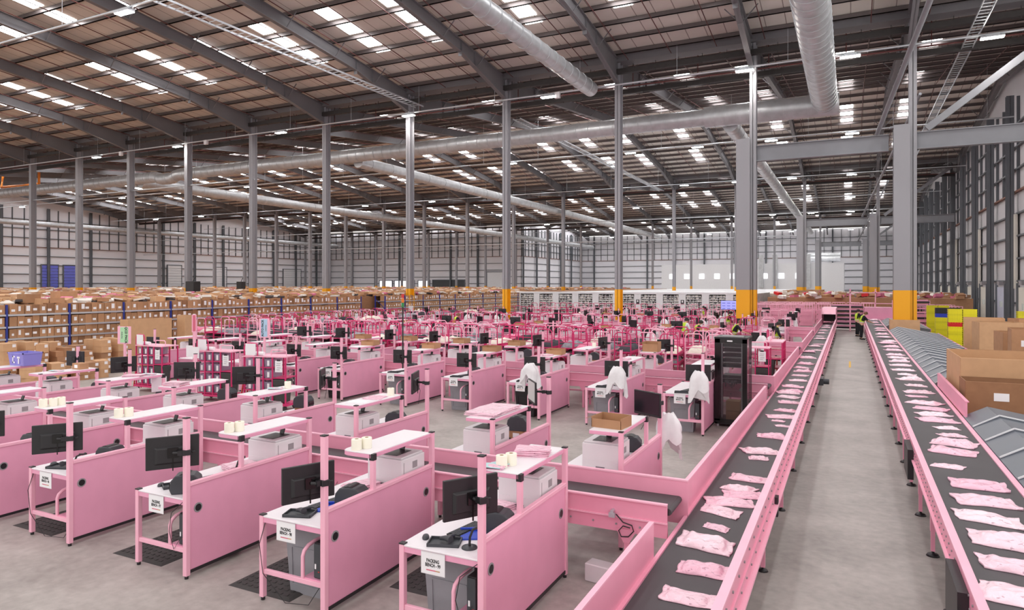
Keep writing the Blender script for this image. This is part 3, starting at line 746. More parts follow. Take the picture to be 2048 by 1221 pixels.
pc.add('front_panel', MB().box((-.045, -.2, .01), (.045, -.19, .35)).mesh('pc_front', 'charcoal_plastic', .004), [('sticker', MB().box((-.03, -.203, .1), (-.012, -.2, .15)).mesh('pc_sticker', 'paper')), ('power_light', MB().box((.012, -.203, .07), (.03, -.2, .08)).mesh('pc_led', 'red'))])
mat_ = Proto('floor_mat')
mm_ = MB().frustum(-.45, .45, -.66, .66, 0, .014, -.05, -.05)
for i in range(9):
    for j in range(14):
        mm_.box((-.38+i*.088-.012, -.58+j*.088-.012, .014), (-.38+i*.088+.024, -.58+j*.088+.024, .02))
mat_.mesh = mm_.mesh('floor_mat', 'black_rubber')
def sign(txt):
    p = Proto('bench_sign', MB().box((-.125, -.004, -.185), (.125, 0, 0)).mesh('sign_sheet', 'paper'))
    p.add('lettering', xform(textmesh(txt, .044, 'ink'), Matrix.Translation((.0, -.0045, -.085)) @ RX90 @ Matrix.Diagonal((.72, 1, 1, 1))))
    p.add('stripe', MB().box((-.07, -.0052, -.155), (.03, -.0042, -.145)).box((.03, -.0052, -.155), (.075, -.0042, -.145), 1).mesh('sign_stripe', ['mailer_red', 'cardboard_pale']))
    p.add('sheet_sleeve', MB().box((-.128, -.003, -.19), (.128, -.001, .012)).mesh('sleeve', 'white_plastic'))
    return p
def bag(seed, h=.5, w=.2):
    rr = random.Random(seed); mb = MB(); prof = []
    n = 28; vs = []; L_ = 11
    for i in range(L_):
        t = i/(L_-1); rad = w*(.4+.46*min(1, t*3.2)**.7+.16*t)
        for k in range(n):
            a = 2*pi*k/n; rw = rad*(1+(.1+.12*t)*sin(4*a+seed+t*1.2)+.09*sin(9*a+t*2+seed)+rr.uniform(-.03, .03))
            vs.append((rw*cos(a), .5*rw*sin(a), -t*h+(.13*sin(2*a+seed)+.07*sin(5*a+seed))*t+.02*sin(3*a)*(1-t)))
    fs = [(i*n+k, i*n+(k+1) % n, (i+1)*n+(k+1) % n, (i+1)*n+k) for i in range(L_-1) for k in range(n)]
    mb.quadset(vs, fs, 0, True); mb.quadset(vs[:n], [tuple(range(n))]); mb.quadset(vs[-n:], [tuple(reversed(range(n)))])
    return Proto('white_bag', mb.mesh('bag', 'bag_white'))
def cable(pts, r=.004): return MB().tube(pts, r, 5).mesh('cable', 'black_plastic')

CARRY = []
def at(bx, by, m, x, y, z): return Vector((bx+x, by+m*y, z))
ROWN = {'A': 'front row', 'B': 'second row'}
# ------------------------------------------------------------------ rows of benches
YA, YB, YC, YD = 5.2, 10.1, 15.1, 20.05
ROW_A = [(-2.88, 99), (-4.66, 98), (-6.66, 97), (-8.82, 96), (-10.6, 95), (-12.85, 94)]
ROW_B = [-2.55, -4.36, -6.7, -8.8, -10.8, -12.65, -14.85, -16.8]
ROW_C = [-2.87, -4.71, -6.78, -8.7, -10.7, -12.9, -14.6, -16.9, -18.9, -20.9]
ROW_D = [-2.75, -4.71, -6.65, -8.86, -10.8, -12.8, -14.7, -16.9, -18.8]
def put(proto, b, x, y, z, rz, lb, cat, grp=None, sc=None):
    bx, by, m = b; return proto.put((bx+x, by+m*y, z), rz, lb, cat, grp, sc)
TOP, SH = .888, 1.458
def mon(b, dx, dy, z, rz, lb, grp='computer monitors on the benches', lit=False, whole=False):
    bx, by, m = b
    p = monitor_for((bx, by, z), (bx+dx, by+dy, z), rz)
    if whole: p = p.merged()
    o = p.put((bx+dx, by+dy, z), rz, lb, 'monitor', grp)
    if lit:
        for c in o.children:
            if c.name.startswith('screen'):
                me = c.data.copy(); me.materials[0] = M['screen_lit']; c.data = me
    return o
# ---- front row
for X, n in ROW_A:
    b = (X, YA, 1); w = 'front-row bench '+nth(100-n)+' from belt'
    BENCH[1].put((X, YA, 0), 0, ('pink steel packing bench with the %s sign, ' % n if n > 95 else 'pink steel packing bench cut by the left edge, ')+nth(100-n)+' from belt in the front row', 'packing bench', 'front row of packing benches')
    mon(b, -.15 if n != 99 else -.13, -.06 if n != 99 else .03, {99: 1.42, 98: 1.34, 97: 1.42, 96: 1.36}.get(n, 1.36), radians({99: 58, 98: 66}.get(n, 55)), 'black monitor seen from behind on the post of '+w)
    put(kb, b, -.49, .58, TOP, radians(81), 'black keyboard on the desk of '+w, 'keyboard', 'keyboards')
    put(lp, b, -.2 if n != 97 else -.26, .66 if n != 97 else .2, TOP, radians(-80 if n != 97 else -50), 'dark rounded label printer on the desk of '+w, 'label printer', 'label printers')
    put(PR, b, -.31, 1.62, TOP, 0, 'white laser printer under the shelf of '+w, 'printer', 'laser printers')
    put(flat_bags, b, -.3, 1.16, TOP, radians(12), 'pile of pink plastic mailers on the desk of '+w, 'mailing bags', 'mailer piles')
    put(bags, b, -.5, 1.18, TOP, radians(70), 'loose pink mailers beside the pile on '+w, 'mailing bags', 'mailer piles')
    if n in (99, 98, 96): put(tray, b, -.5, .19, TOP, radians(20), 'grey desk tray at the front of '+w, 'tray', 'desk trays'); put(scan, b, -.5, .18, TOP+.02, radians(-20), 'handheld barcode scanner lying on the tray of '+w, 'scanner', 'barcode scanners')
    if n in (99, 96): put(stand, b, -.24, .2, TOP, 0, 'black gooseneck scanner stand on the desk of '+w, 'scanner stand', 'scanner stands')
    if n != 98: put(mouse, b, -.73, .22, TOP, .5, 'dark computer mouse on the desk of '+w, 'mouse', 'computer mice')
    if n in (99, 98): put(folder, b, -.33, .5, TOP, radians(-60), 'blue plastic folder beside the label printer of '+w, 'folder', 'blue folders')
    if n == 97: put(tray, b, -.56, .3, TOP, radians(60), 'grey desk tray in the middle of '+w, 'tray'); put(stand, b, -.3, .95, TOP, 1, 'black scanner stand at the back of '+w, 'scanner stand')
    for i in range(3 if n == 95 else 2):
        put(roll, b, -.22+(.0 if i else -.05), .82+.115*i if n != 99 else .9+.115*i, SH, 0, '%s cream label roll on the shelf of %s' % (('nearer', 'farther', 'farthest')[i] if n != 95 else nth(i+1), w), 'label roll', 'label rolls')
    if n == 99:
        put(bags, b, -.2, 1.5, SH, .3, 'neat pile of pink mailers on the shelf of '+w, 'mailing bags', 'mailer piles')
        put(flyers, b, -.3, .98, SH, 1.2, 'leaflets behind the label rolls on '+w, 'leaflets', 'leaflets')
        put(flyers, b, -.33, .84, SH, .2, 'blue leaflets at the shelf corner of '+w, 'leaflets', 'leaflets')
    if n == 94: put(papers, b, -.2, 1.3, SH, .4, 'white sheets on the shelf of '+w, 'paper')
    if n in (99, 98, 97):
        put(BIN['b' if n == 97 else 'g'], b, -.5 if n != 97 else -.37, .42 if n != 97 else .72, 0, -pi/2, '%s waste bin under ' % ('black' if n == 97 else 'grey plastic')+w, 'bin', 'waste bins')
    if n > 96: put(pc, b, -.13, .24, .34, 0, 'black desktop computer under the desk of '+w, 'computer', 'desktop computers')
    if n > 95:
        s = sign('PACKING\nBENCH - %d' % n); put(s, b, -.5, -.008, .86, 0, 'white paper sign reading packing bench %d, on the ' % n+w, 'sign', 'bench number signs')
        put(mat_, b, -1.0 if n != 99 else -1.17, .75 if n != 99 else 1.5, 0, 0, 'black ribbed rubber mat beside '+w, 'mat', 'rubber floor mats')
        tag(ob('power_cable', cable([at(X, YA, 1, -.8, .02, .86), at(X, YA, 1, -.84, -.04, .6), at(X, YA, 1, -.8, -.03, .3), at(X, YA, 1, -.5, -.02, .05), at(X, YA, 1, -.3, .1, .02), at(X, YA, 1, -.15, .2, .3)] if n in (96, 98) else
            [at(X, YA, 1, -.03, -.03, .86), at(X, YA, 1, -.2, -.04, .72), at(X, YA, 1, -.25, -.03, .5), at(X, YA, 1, -.2, -.01, .3), at(X, YA, 1, -.12, .03, .45)])), 'loose black cable hanging at the front of '+w, 'cable', 'bench cables')
# ---- second row, back to back with the first over the feeder belt
BM = [(-.15, -.14, 1.53, radians(150), True), (-.27, -.05, 1.56, radians(127), True), (-.25, .0, 1.56, radians(112), False), (-.3, 0, 1.5, radians(122), False), (-.22, -.1, 1.45, radians(40), False), (-.15, -.1, 1.45, radians(30), False), (-.22, 0, 1.45, radians(70), False), (-.1, 0, 1.5, radians(10), False)]
for i, X in enumerate(ROW_B):
    n = 99-i; b = (X, YB, -1); w = 'second-row bench %s from belt' % nth(i+1)
    BENCH[-1].put((X, YB, 0), 0, 'pink packing bench backing onto the feeder, %s from belt in the second row' % nth(i+1), 'packing bench', 'second row of packing benches')
    dx, dy, z, rz, lit = BM[i]
    mon(b, dx, dy, z, rz, 'black monitor on the far post of '+w, lit=(i == 1))
    put(PR, b, -.35, 1.46, TOP, 0, 'white laser printer at the near end of '+w, 'printer', 'laser printers')
    if i in (1, 3, 4):
        put(small_carton, b, -.3, .5, TOP, 0, 'small carton under the label printer of '+w, 'carton'); zz = TOP+.13
    else: zz = TOP
    put(lp, b, -.3, .5, zz, radians(100), 'dark label printer at the far end of '+w, 'label printer', 'label printers')
    put(kb, b, -.5, .75, TOP, radians(75), 'black keyboard on '+w, 'keyboard', 'keyboards')
    put(mouse, b, -.65, .6, TOP, .5, 'dark mouse on '+w, 'mouse', 'computer mice')
    if i != 7: put(bags if i % 2 else papers, b, -.5, 1.0, TOP, .5, ('pink mailers' if i % 2 else 'white papers')+' lying on '+w, 'mailing bags' if i % 2 else 'paper')
    if i == 0: put(ctray, b, -.23, 1.6, SH, radians(-6), 'open brown cardboard tray on the shelf of '+w, 'cardboard tray', 'cardboard trays', 1.15)
    if i == 1:
        rr_ = stack('mailer_stack', .46, .8, 7, .008, ['mailer']*6+['mailer_red'], .08, 31)
        put(rr_, b, -.26, 1.42, SH, 0, 'long pile of pink mailers drooping off the shelf of '+w, 'mailing bags', 'mailer piles')
        put(flyers, b, -.2, .92, SH, .2, 'pale blue leaflets on the shelf of '+w, 'leaflets', 'leaflets')
    if i == 2:
        put(roll, b, -.15, .86, SH, 0, 'single label roll on the shelf of '+w, 'label roll', 'label rolls')
        put(papers, b, -.22, 1.6, SH, .3, 'white sheets on the shelf of '+w, 'paper'); put(flat_bags, b, -.22, 1.2, SH+.0, .2, 'pink mailers flat on the shelf of '+w, 'mailing bags', 'mailer piles', (.7, .7, .6))
    if i == 3:
        put(roll, b, -.15, 1.05, SH, 0, 'single label roll on the shelf of '+w, 'label roll', 'label rolls'); put(flyers, b, -.25, 1.25, SH, .7, 'teal leaflets beside the roll of '+w, 'leaflets', 'leaflets')
    if i == 4: put(bags, b, -.2, 1.72, SH, .2, 'thick pile of pink mailers on the shelf of '+w, 'mailing bags', 'mailer piles')
    if i == 5:
        put(bags, b, -.22, 1.25, SH, .5, 'pink mailers on the shelf of '+w, 'mailing bags', 'mailer piles', (1, 1, .5)); put(flyers, b, -.15, .98, SH, .3, 'blue leaflets on the shelf of '+w, 'leaflets', 'leaflets')
        tag(ob('paper_notice', MB().box((-.15, -.003, -.3), (.15, 0, 0)).mesh('notice', 'paper'), None, (X-.2, YB-.72, 1.38), radians(75)), 'white notice hanging from the shelf end of '+w, 'notice')
    if i == 6:
        put(flyers, b, -.2, 1.5, SH, .3, 'leaflets on the shelf of '+w, 'leaflets', 'leaflets'); put(small_carton, b, -.2, 1.0, SH, 0, 'small white box on the shelf of '+w, 'box')
    if i == 7:
        t = Proto('storage_tote'); t.add('tub', MB().frustum(-.27, .27, -.18, .18, 0, .28, .03, .03, 0, True).frustum(-.26, .26, -.17, .17, .01, .28, .028, .028, 0, True).mesh('tote_tub', 'purple_tote'))
        t.add('rim', MB().box((-.31, -.22, .27), (.31, -.2, .295)).box((-.31, .2, .27), (.31, .22, .295)).box((-.31, -.22, .27), (-.29, .22, .295)).box((.29, -.22, .27), (.31, .22, .295)).mesh('tote_rim', 'purple_tote'))
        t.add('tape_mark', MB().box((-.12, -.206, .06), (-.09, -.2, .22)).box((-.12, -.206, .19), (-.03, -.2, .22)).box((-.12, -.206, .06), (-.03, -.2, .09)).box((.06, -.206, .17), (.16, -.2, .21)).box((.1, -.206, .05), (.14, -.2, .18)).mesh('tape', 'paper'))
        put(t, b, -.15, 1.1, SH, 0, 'purple plastic tote with white tape marks on a left shelf', 'tote')
put(bag(4, .52, .2), (ROW_B[0], YB, -1), .1, -.12, 1.36, .3, 'white plastic bag hanging behind the monitor of the second-row bench nearest the belt', 'bag', 'hanging white bags')
tag(ob('junction_box', MB().box((-.22, -.09, 0), (.22, .09, .2)).mesh('trunk_box', 'white_plastic', .01), None, (-2.42, 7.2, 0), radians(-8)), 'white metal cable box on the floor behind the nearest front-row bench', 'box')
tag(ob('cup', MB().lathe([(0, 0), (.03, 0), (.036, .09), (.03, .09), (.028, .08), (0, .08)], n=12).mesh('cup', 'black_plastic'), None, (-11.0, 9.1, TOP)), 'small black cup on the second-row bench fifth from belt', 'cup')

# ---- third row (signs 70 upward) and fourth row
for i, X in enumerate(ROW_C):
    n = 70+i; b = (X, YC, 1); w = 'third-row bench %s from belt' % nth(i+1)
    BENCH[1].put((X, YC, 0), 0, 'pink packing bench facing the cross aisle, %s from belt in the third row' % nth(i+1), 'packing bench', 'third row of packing benches')
    mon(b, -.12, .02 if i > 0 else .1, 1.36, radians((20, 12, 6, 8, 10, 6, 0, -4, -6, 8)[i]), 'black monitor seen from behind on the post of '+w)
    put(PR, b, -.31, 1.62, TOP, 0, 'white laser printer under the shelf of '+w, 'printer', 'laser printers')
    if i < 7: put(lp, b, -.22, .6, TOP, radians(-80), 'dark label printer on the desk of '+w, 'label printer', 'label printers')
    if i < 7:
        put(kb, b, -.45, .5, TOP, radians(75), 'black keyboard on the desk of '+w, 'keyboard', 'keyboards')
        put(tray, b, -.5, .16, TOP, .2, 'grey desk tray at the front of '+w, 'tray', 'desk trays')
        put(papers, b, -.3, 1.05, TOP, .3, 'white papers on the desk of '+w, 'paper')
        put(pc, b, -.13, .24, .34, 0, 'black desktop computer under the desk of '+w, 'computer', 'desktop computers')
    if i < 6:
        put(sign('PACKING\nBENCH - %d' % n), b, -.5, -.008, .86, 0, 'white paper sign reading packing bench %d, on the ' % n+w, 'sign', 'bench number signs')
        put(BIN['b' if i in (2, 5) else 'g'], b, -.5, .42, 0, -pi/2, '%s waste bin under ' % ('black' if i in (2, 5) else 'grey plastic')+w, 'bin', 'waste bins')
    if i in (2, 3, 4, 5): put(ctrayW if i > 3 else ctray, b, -.2, 1.55, SH, radians(5), 'brown cardboard tray on the shelf of '+w, 'cardboard tray', 'cardboard trays', 1.2)
    if i in (1, 2): put(stack('mailer_stack', .3, .2, 5, .01, 'mailer', .05, 40+i), b, -.2, .98, SH, 1.5, 'small pile of pink mailers on the shelf of '+w, 'mailing bags', 'mailer piles')
for k, (i, dx) in enumerate(((0, .1), (1, .1), (2, -.02))):
    put(bag(10+k, .52 if k < 2 else .44, .22), (ROW_C[i], YC, 1), -.16+dx, -.12, 1.42 if k < 2 else 1.38, .2*k, 'white cloth bag hung over the monitor clamp of third-row bench %s from belt' % nth(i+1), 'bag', 'hanging white bags')
for i, X in enumerate(ROW_D):
    b = (X, YD, -1); w = 'fourth-row bench %s from belt' % nth(i+1)
    BENCH[-1].put((X, YD, 0), 0, 'pink packing bench, %s from right in the fourth row by the trolleys' % nth(i+1), 'packing bench', 'fourth row of packing benches')
    mon(b, -.18, 0, 1.5, radians((60, 40, 78, 82, 84, 80, 80, 60, 50)[i]), 'black monitor on the far post of '+w, whole=True)
    put(PR, b, -.35, 1.46, TOP, 0, 'white laser printer at the near end of '+w, 'printer', 'laser printers')
    if i < 7:
        put(lp, b, -.3, .45, TOP+.13, radians(100), 'dark label printer at the far end of '+w, 'label printer', 'label printers'); put(small_carton, b, -.3, .45, TOP, 0, 'small carton under the label printer of '+w, 'carton', 'small cartons')
    if i in (1, 3, 4, 5, 6): put(ctrayW, b, -.2, 1.5, SH, 0, 'brown cardboard tray on the shelf of '+w, 'cardboard tray', 'cardboard trays', (1.2, 1.2, 2.2) if i == 1 else 1.2)
    if i == 2: put(roll, b, -.15, .9, SH, 0, 'label roll on the shelf of '+w, 'label roll', 'label rolls'); put(papers, b, -.2, 1.5, SH, 0, 'white papers on the shelf of '+w, 'paper')
t = MB().tube([(0, 0, 0), (0, 0, 1.65)], .02, 8); sl = Proto('signal_light')
sl.add('pole', t.mesh('pole', 'black_plastic'))
for k, c in enumerate(('green', 'amber', 'red')): sl.add('%s_lens' % c, MB().tube([(0, 0, 1.65+.12*k), (0, 0, 1.76+.12*k)], .04, 10).mesh('lens', c))
sl.put((ROW_C[4]-.06, YC-.05, 1.05), 0, 'thin black signal light with red, amber and green lenses rising from a third-row bench', 'signal light')

# ---- benches farther back: one mesh each
lpW, MONW = lp.merged(), monitor((0, -.12, 0)).merged()
def far_block(y0, xs, blk):
    for side, yy in ((1, y0), (-1, y0+4.9)):
        for i, X in enumerate(xs):
            b = (X, yy, side); w = '%s bench from belt, %s row of %s block' % (nth(i+1), 'near' if side > 0 else 'far', blk)
            BENCHW[side].put((X, yy, 0), 0, 'pink packing bench, '+w, 'packing bench', 'far packing benches, %s block' % blk)
            o = MONW.put((X-.06, yy+.1*side, 1.38+.1*(side < 0)), radians(R.choice([0, 4, -6]) if side > 0 else R.choice([20, 60, 75, 150])), 'black monitor of the '+w, 'monitor', 'far monitors')
            PRW.put((X-.33, yy+side*1.55, TOP), 0, 'white printer of the '+w, 'printer', 'far printers')
            if R.random() < .6: lpW.put((X-.3, yy+side*.5, TOP), 1, 'dark label printer of the '+w, 'label printer', 'far label printers')
            q = R.random()
            if q < .3: ctrayW.put((X-.2, yy+side*1.4, SH), 0, 'brown tray on the shelf of the '+w, 'cardboard tray', 'far cardboard trays')
            elif q < .55: bags.put((X-.2, yy+side*1.3, SH), .4, 'pink mailers on the shelf of the '+w, 'mailing bags', 'far mailer piles')
            elif q < .7: roll.merged().put((X-.2, yy+side*1.0, SH), 0, 'label roll on the shelf of the '+w, 'label roll', 'far label rolls')
            if R.random() < .25: bag(int(R.random()*99), .55, .2).put((X+.05, yy-.12*side, 1.45), 0, 'white bag at the '+w, 'bag', 'far white bags')
far_block(26.0, [-2.9-2.03*i for i in range(11)], 'third')
far_block(36.4, [-2.9-2.03*i for i in range(13)], 'fourth')
far_block(46.6, [-3.2-2.1*i for i in range(8)], 'fifth')
# ================================================================== conveyors, parcels, chutes
YE = 52.5
def conveyor_left():
    p = Proto('belt_conveyor')
    p.add('belt', MB().box((-1.66, 1.5, .6), (-.865, YE, .64)).mesh('belt', 'belt'))
    g = MB()
    gaps = [(6.5, 7.93), (16.4, 17.83), (27.4, 28.78), (37.8, 39.18)]; y = 1.5
    for a, b in gaps+[(YE, YE)]:
        g.box((-1.72, y, .62), (-1.70, a, 1.0)).box((-1.745, y, .988), (-1.697, a, 1.004), 1); y = b
    p.add('side_guard', g.mesh('guard', ['pink_conveyor', 'pale_pink']))
    f = MB().box((-1.7, 1.5, .4), (-1.66, YE, .66))
    p.add('side_frame', f.mesh('frame', 'pink_conveyor'))
    f = MB().box((-.865, 1.5, .56), (-.84, YE, .95)).box((-.9, 1.49, .932), (-.825, YE+.01, .955), 1).box((-.845, 1.5, .735), (-.82, YE, .755)).box((-.85, 1.49, .55), (-.79, YE+.01, .575), 1)
    p.add('side_frame', f.mesh('frame', ['pink_conveyor', 'pale_pink']))
    bl = MB(); y = 2.0
    while y < 26: bl.tube([(-.84, y, .85), (-.828, y, .85)], .012, 6).tube([(-.84, y+.15, .65), (-.828, y+.15, .65)], .01, 6); y += .33
    p.add('bolts', bl.mesh('bolts', 'vent_grey'))
    y = 3.6
    while y < YE:
        for x in (-.9, -1.67): p.add('leg', MB().box((x-.025, y-.03, .05), (x+.025, y+.03, .6)).mesh('leg', 'pink_conveyor'), [('levelling_foot', MB().lathe([(0, 0), (.06, 0), (.05, .02), (.015, .03), (.012, .08), (0, .08)], (x, y, 0), 10).mesh('foot', 'black_plastic'))])
        p.add('cross_brace', MB().box((-1.65, y-.02, .2), (-.95, y+.02, .25)).mesh('brace', 'pink_conveyor')); y += 2.35
    p.add('drive_motor', MB().box((-.84, 21.8, .35), (-.7, 22.3, .55)).tube([(-.75, 22, .45), (-.55, 22, .45)], .08, 12).mesh('motor', 'charcoal_plastic'))
    p.add('side_switch', MB().box((-.84, 9.0, .42), (-.8, 9.12, .66)).mesh('switch', 'black_plastic'))
    h = MB().box((-1.75, YE-2, .64), (-1.72, YE+2, 1.7)).box((-.87, YE-2, .64), (-.84, YE+2, 1.7)).quadset([(-1.75, YE-2, 1.3), (-.87, YE-2, 1.3), (-.87, YE-1, 1.7), (-1.75, YE-1, 1.7)], [(0, 1, 2, 3)]).box((-1.75, YE-1, 1.66), (-.87, YE+2, 1.7)).box((-1.75, YE+1.9, .64), (-.87, YE+2, 1.7), 1)
    p.add('end_hood', h.mesh('hood', ['pale_pink', 'black_plastic']))
    return p
conveyor_left().put((0, 0, 0), 0, 'long pink conveyor with dark belt left of the grey aisle', 'conveyor')
def conveyor_right():
    p = Proto('belt_conveyor')
    p.add('belt', MB().box((.87, 1.5, .88), (1.73, YE, .925)).mesh('belt', 'belt'))
    f = MB().box((.84, 1.5, .70), (.87, YE, .95)).box((.828, 1.49, .934), (.9, YE+.01, .956), 1).box((.81, 1.49, .695), (.865, YE+.01, .715), 1)
    p.add('side_frame', f.mesh('frame', ['pink_conveyor', 'pale_pink']))
    p.add('side_frame', MB().box((1.73, 1.5, .7), (1.80, YE, .94)).mesh('frame', 'pale_pink'))
    bl = MB(); y = 2.0
    while y < 26: bl.tube([(.84, y, .85), (.83, y, .85)], .01, 6).tube([(.84, y+.15, .76), (.83, y+.15, .76)], .009, 6); y += .2
    p.add('bolts', bl.mesh('bolts', 'vent_grey'))
    y = 3.2
    while y < YE:
        for x in (.9, 1.74): p.add('leg', MB().box((x-.028, y-.03, .3), (x+.028, y+.03, .72)).box((x-.022, y-.024, .06), (x+.022, y+.024, .3)).mesh('leg', 'pink_conveyor'), [('levelling_foot', MB().lathe([(0, 0), (.075, 0), (.06, .025), (.018, .035), (.014, .08), (0, .08)], (x, y, 0), 12).mesh('foot', 'black_plastic'))])
        p.add('cross_brace', MB().box((.95, y-.02, .36), (1.74, y+.02, .44)).mesh('brace', 'pink_conveyor')); y += 1.62
    for yy in (6.4, 11.6): p.add('side_cover', MB().box((.76, yy, .42), (.838, yy+.75, .86)).mesh('cover', ['black_plastic']))
    return p
conveyor_right().put((0, 0, 0), 0, 'long pink conveyor with dark belt right of the grey aisle', 'conveyor')
tag(ob('side_guard', MB().box((1.82, 14.3, .94), (1.85, 18.6, 1.235)).box((1.818, 14.29, 1.222), (1.875, 18.61, 1.24)).mesh('plate', 'pink_conveyor')), 'short upright pink guard plate on the right conveyor by the cartons', 'guard')
def feeder(y, x0, full):
    p = Proto('feeder_conveyor'); xe = -1.76
    p.add('belt', MB().box((x0, y+.03, .80), (xe, y+.53, .875)).tube([(xe, y+.03, .8375), (xe, y+.53, .8375)], .0375, 10).mesh('belt', 'belt'))
    near = MB().box((x0, y-.02, .725), (xe, y, .93)).box((x0-.01, y-.05, .922), (xe+.002, y+.004, .937), 1).box((x0-.01, y-.034, .718), (xe+.002, y-.0, .735), 1).box((x0, y-.01, .56), (xe-.002, y+.02, .719))
    p.add('near_guard', near.mesh('guard', ['pink_conveyor', 'pale_pink']))
    far = MB().box((x0, y+.54, .56), (xe+.1, y+.56, 1.06)).box((x0-.01, y+.535, 1.047), (xe+.104, y+.59, 1.064), 1)
    p.add('far_guard', far.mesh('guard', ['pink_conveyor', 'pale_pink']))
    x = xe-.45
    while x > x0:
        sub = [('gusset', MB().quadset([(x-.12, y-.03, .6), (x+.12, y-.03, .6), (x+.03, y-.03, .45), (x-.03, y-.03, .45), (x-.12, y-.02, .6), (x+.12, y-.02, .6), (x+.03, y-.02, .45), (x-.03, y-.02, .45)], [(0,1,2,3),(7,6,5,4),(0,4,5,1),(1,5,6,2),(2,6,7,3),(3,7,4,0)]).mesh('gusset', 'pink_conveyor'))]
        p.add('leg', MB().box((x-.03, y-.015, 0), (x+.03, y+.03, .58)).mesh('leg', 'pink_conveyor'), sub); p.add('leg', MB().box((x-.03, y+.5, 0), (x+.03, y+.53, .58)).mesh('leg', 'pink_conveyor'))
        p.add('cross_brace', MB().box((x-.02, y+.03, .3), (x+.02, y+.5, .36)).mesh('brace', 'pink_conveyor')); x -= 2.1
    if full:
        p.add('sensor', MB().tube([(xe-.6, y-.08, .79), (xe-.6, y-.02, .79)], .02, 10).cb((xe-.6, y-.07, .75), (.07, .03, .05)).mesh('sensor', 'alloy'))
        p.add('sensor_cable', MB().tube([(xe-.56, y-.05, .76), (xe-.48, y-.05, .68), (xe-.38, y-.05, .66), (xe-.36, y-.05, .6), (xe-.42, y-.05, .53), (xe-.5, y-.05, .52), (xe-.53, y-.05, .58), (xe-.48, y-.05, .64), (xe-.4, y-.05, .63)], .007, 6).mesh('cable', 'black_plastic'))
        bl = MB()
        for k in range(14): bl.tube([(xe-.3-.27*k, y-.012, .64), (xe-.3-.27*k, y-.02, .64)], .012, 6)
        p.add('bolts', bl.mesh('bolts', 'vent_grey'))
    return p
feeder(7.3, -21.5, True).put((0, 0, 0), 0, 'pink feeder conveyor between the first and second bench rows', 'conveyor', 'feeder conveyors')
feeder(17.2, -22, True).put((0, 0, 0), 0, 'pink feeder conveyor behind the bench 70 row', 'conveyor', 'feeder conveyors')
for y, nm in ((28.15, 'third'), (38.55, 'fourth')):
    Proto('feeder_conveyor', feeder(y, -25, False).merged().mesh).put((0, 0, 0), 0, 'pink feeder conveyor in the %s block of benches' % nm, 'conveyor', 'feeder conveyors')
# ---- parcels
def parcel(seed):
    rr = random.Random(seed); nx, ny = 30, 16; Wd, D_ = .42, .27
    top = []; bot = []; h = rr.uniform(.024, .05); ph = [rr.uniform(0, 6) for _ in range(10)]
    sk = rr.uniform(-.07, .07); cu_ = rr.uniform(-.03, .03); taper = rr.uniform(-.16, .16)
    fill = rr.uniform(.72, .84); off = rr.uniform(-.1, .1)
    for j in range(ny+1):
        for i in range(nx+1):
            u, v = i/nx*2-1, j/ny*2-1
            uu = min(1, abs(u-off)/fill)
            e = (max(0, 1-uu**6)*max(0, 1-abs(v)**3))**.7
            lump = .22*sin(3.1*u+ph[0]+1.5*v)+.16*sin(5*v+ph[1]-2*u)+.1*sin(11*u+5*v+ph[2])+.09*sin(8*v-9*u+ph[3])
            z = h*e*(1+lump)+.006
            if uu >= 1: z += .004+.012*max(0, sin(3*v+ph[4]+u*2))*(abs(u)-fill)*4
            wv = 1+.035*sin(6*u+ph[5])+taper*u*.5
            x = u*Wd/2*(1+.03*sin(5*v+ph[6]))+sk*v*.6; y = v*D_/2*wv*(1-.12*e*0)+cu_*u*u
            top.append((x, y, z)); bot.append((x*.995, y*.995, max(.0, (z-.012)*.15)))
    n1 = (nx+1)*(ny+1); fs = []
    for j in range(ny):
        for i in range(nx):
            q = j*(nx+1)+i; fs.append((q, q+1, q+nx+2, q+nx+1)); fs.append((n1+q, n1+q+nx+1, n1+q+nx+2, n1+q+1))
    per = list(range(nx+1))+[j*(nx+1)+nx for j in range(1, ny+1)]+[ny*(nx+1)+i for i in range(nx-1, -1, -1)]+[j*(nx+1) for j in range(ny-1, 0, -1)]
    for k in range(len(per)):
        a, b = per[k], per[(k+1) % len(per)]; fs.append((b, a, n1+a, n1+b))
    return Proto('mailer_parcel', MB().quadset(top+bot, fs, 0, True).mesh('parcel', 'mailer'))
PAR = [parcel(s) for s in range(8)]
LP_ = [(1377,1191,110),(1408,1135,100),(1411,1083,118),(1433,1051,52),(1442,1019,80),(1459,1001,95),(1485,987,74),(1478,975,60),(1498,955,72),(1517,914,38),(1522,901,76),(1544,871,58),(1565,850,28),(1557,840,26),(1562,832,54),(1572,820,40),(1580,804,44),(1577,793,40),(1575,784,42),(1584,781,40),(1586,772,42),(1596,760,34),(1600,750,30),(1606,742,34),(1604,735,30),(1612,727,30),(1610,715,34),(1618,704,24),(1636,700,20),(1629,693,22),(1638,688,22),(1640,678,20),(1640,672,16),(1643,667,15),(1646,661,18),(1650,656,18),(1654,651,16),(1660,646,17),(1657,642,14)]
RP_ = [(2018,1185,150),(2036,1131,130),(2012,1080,140),(1976,1034,134),(1969,999,110),(1957,968,100),(1896,930,54),(1906,901,96),(1909,885,95),(1904,869,44),(1893,854,40),(1875,839,72),(1866,827,56),(1862,816,62),(1849,805,68),(1834,791,36),(1837,783,52),(1832,770,38),(1820,758,44),(1814,748,34),(1806,739,42),(1801,730,40),(1799,722,42),(1797,715,40),(1791,709,48),(1787,700,34),(1781,693,40),(1775,687,40),(1779,682,34),(1768,675,30),(1765,668,30),(1763,662,26),(1761,657,28),(1757,651,28),(1748,645,24),(1752,640,26),(1748,634,24)]
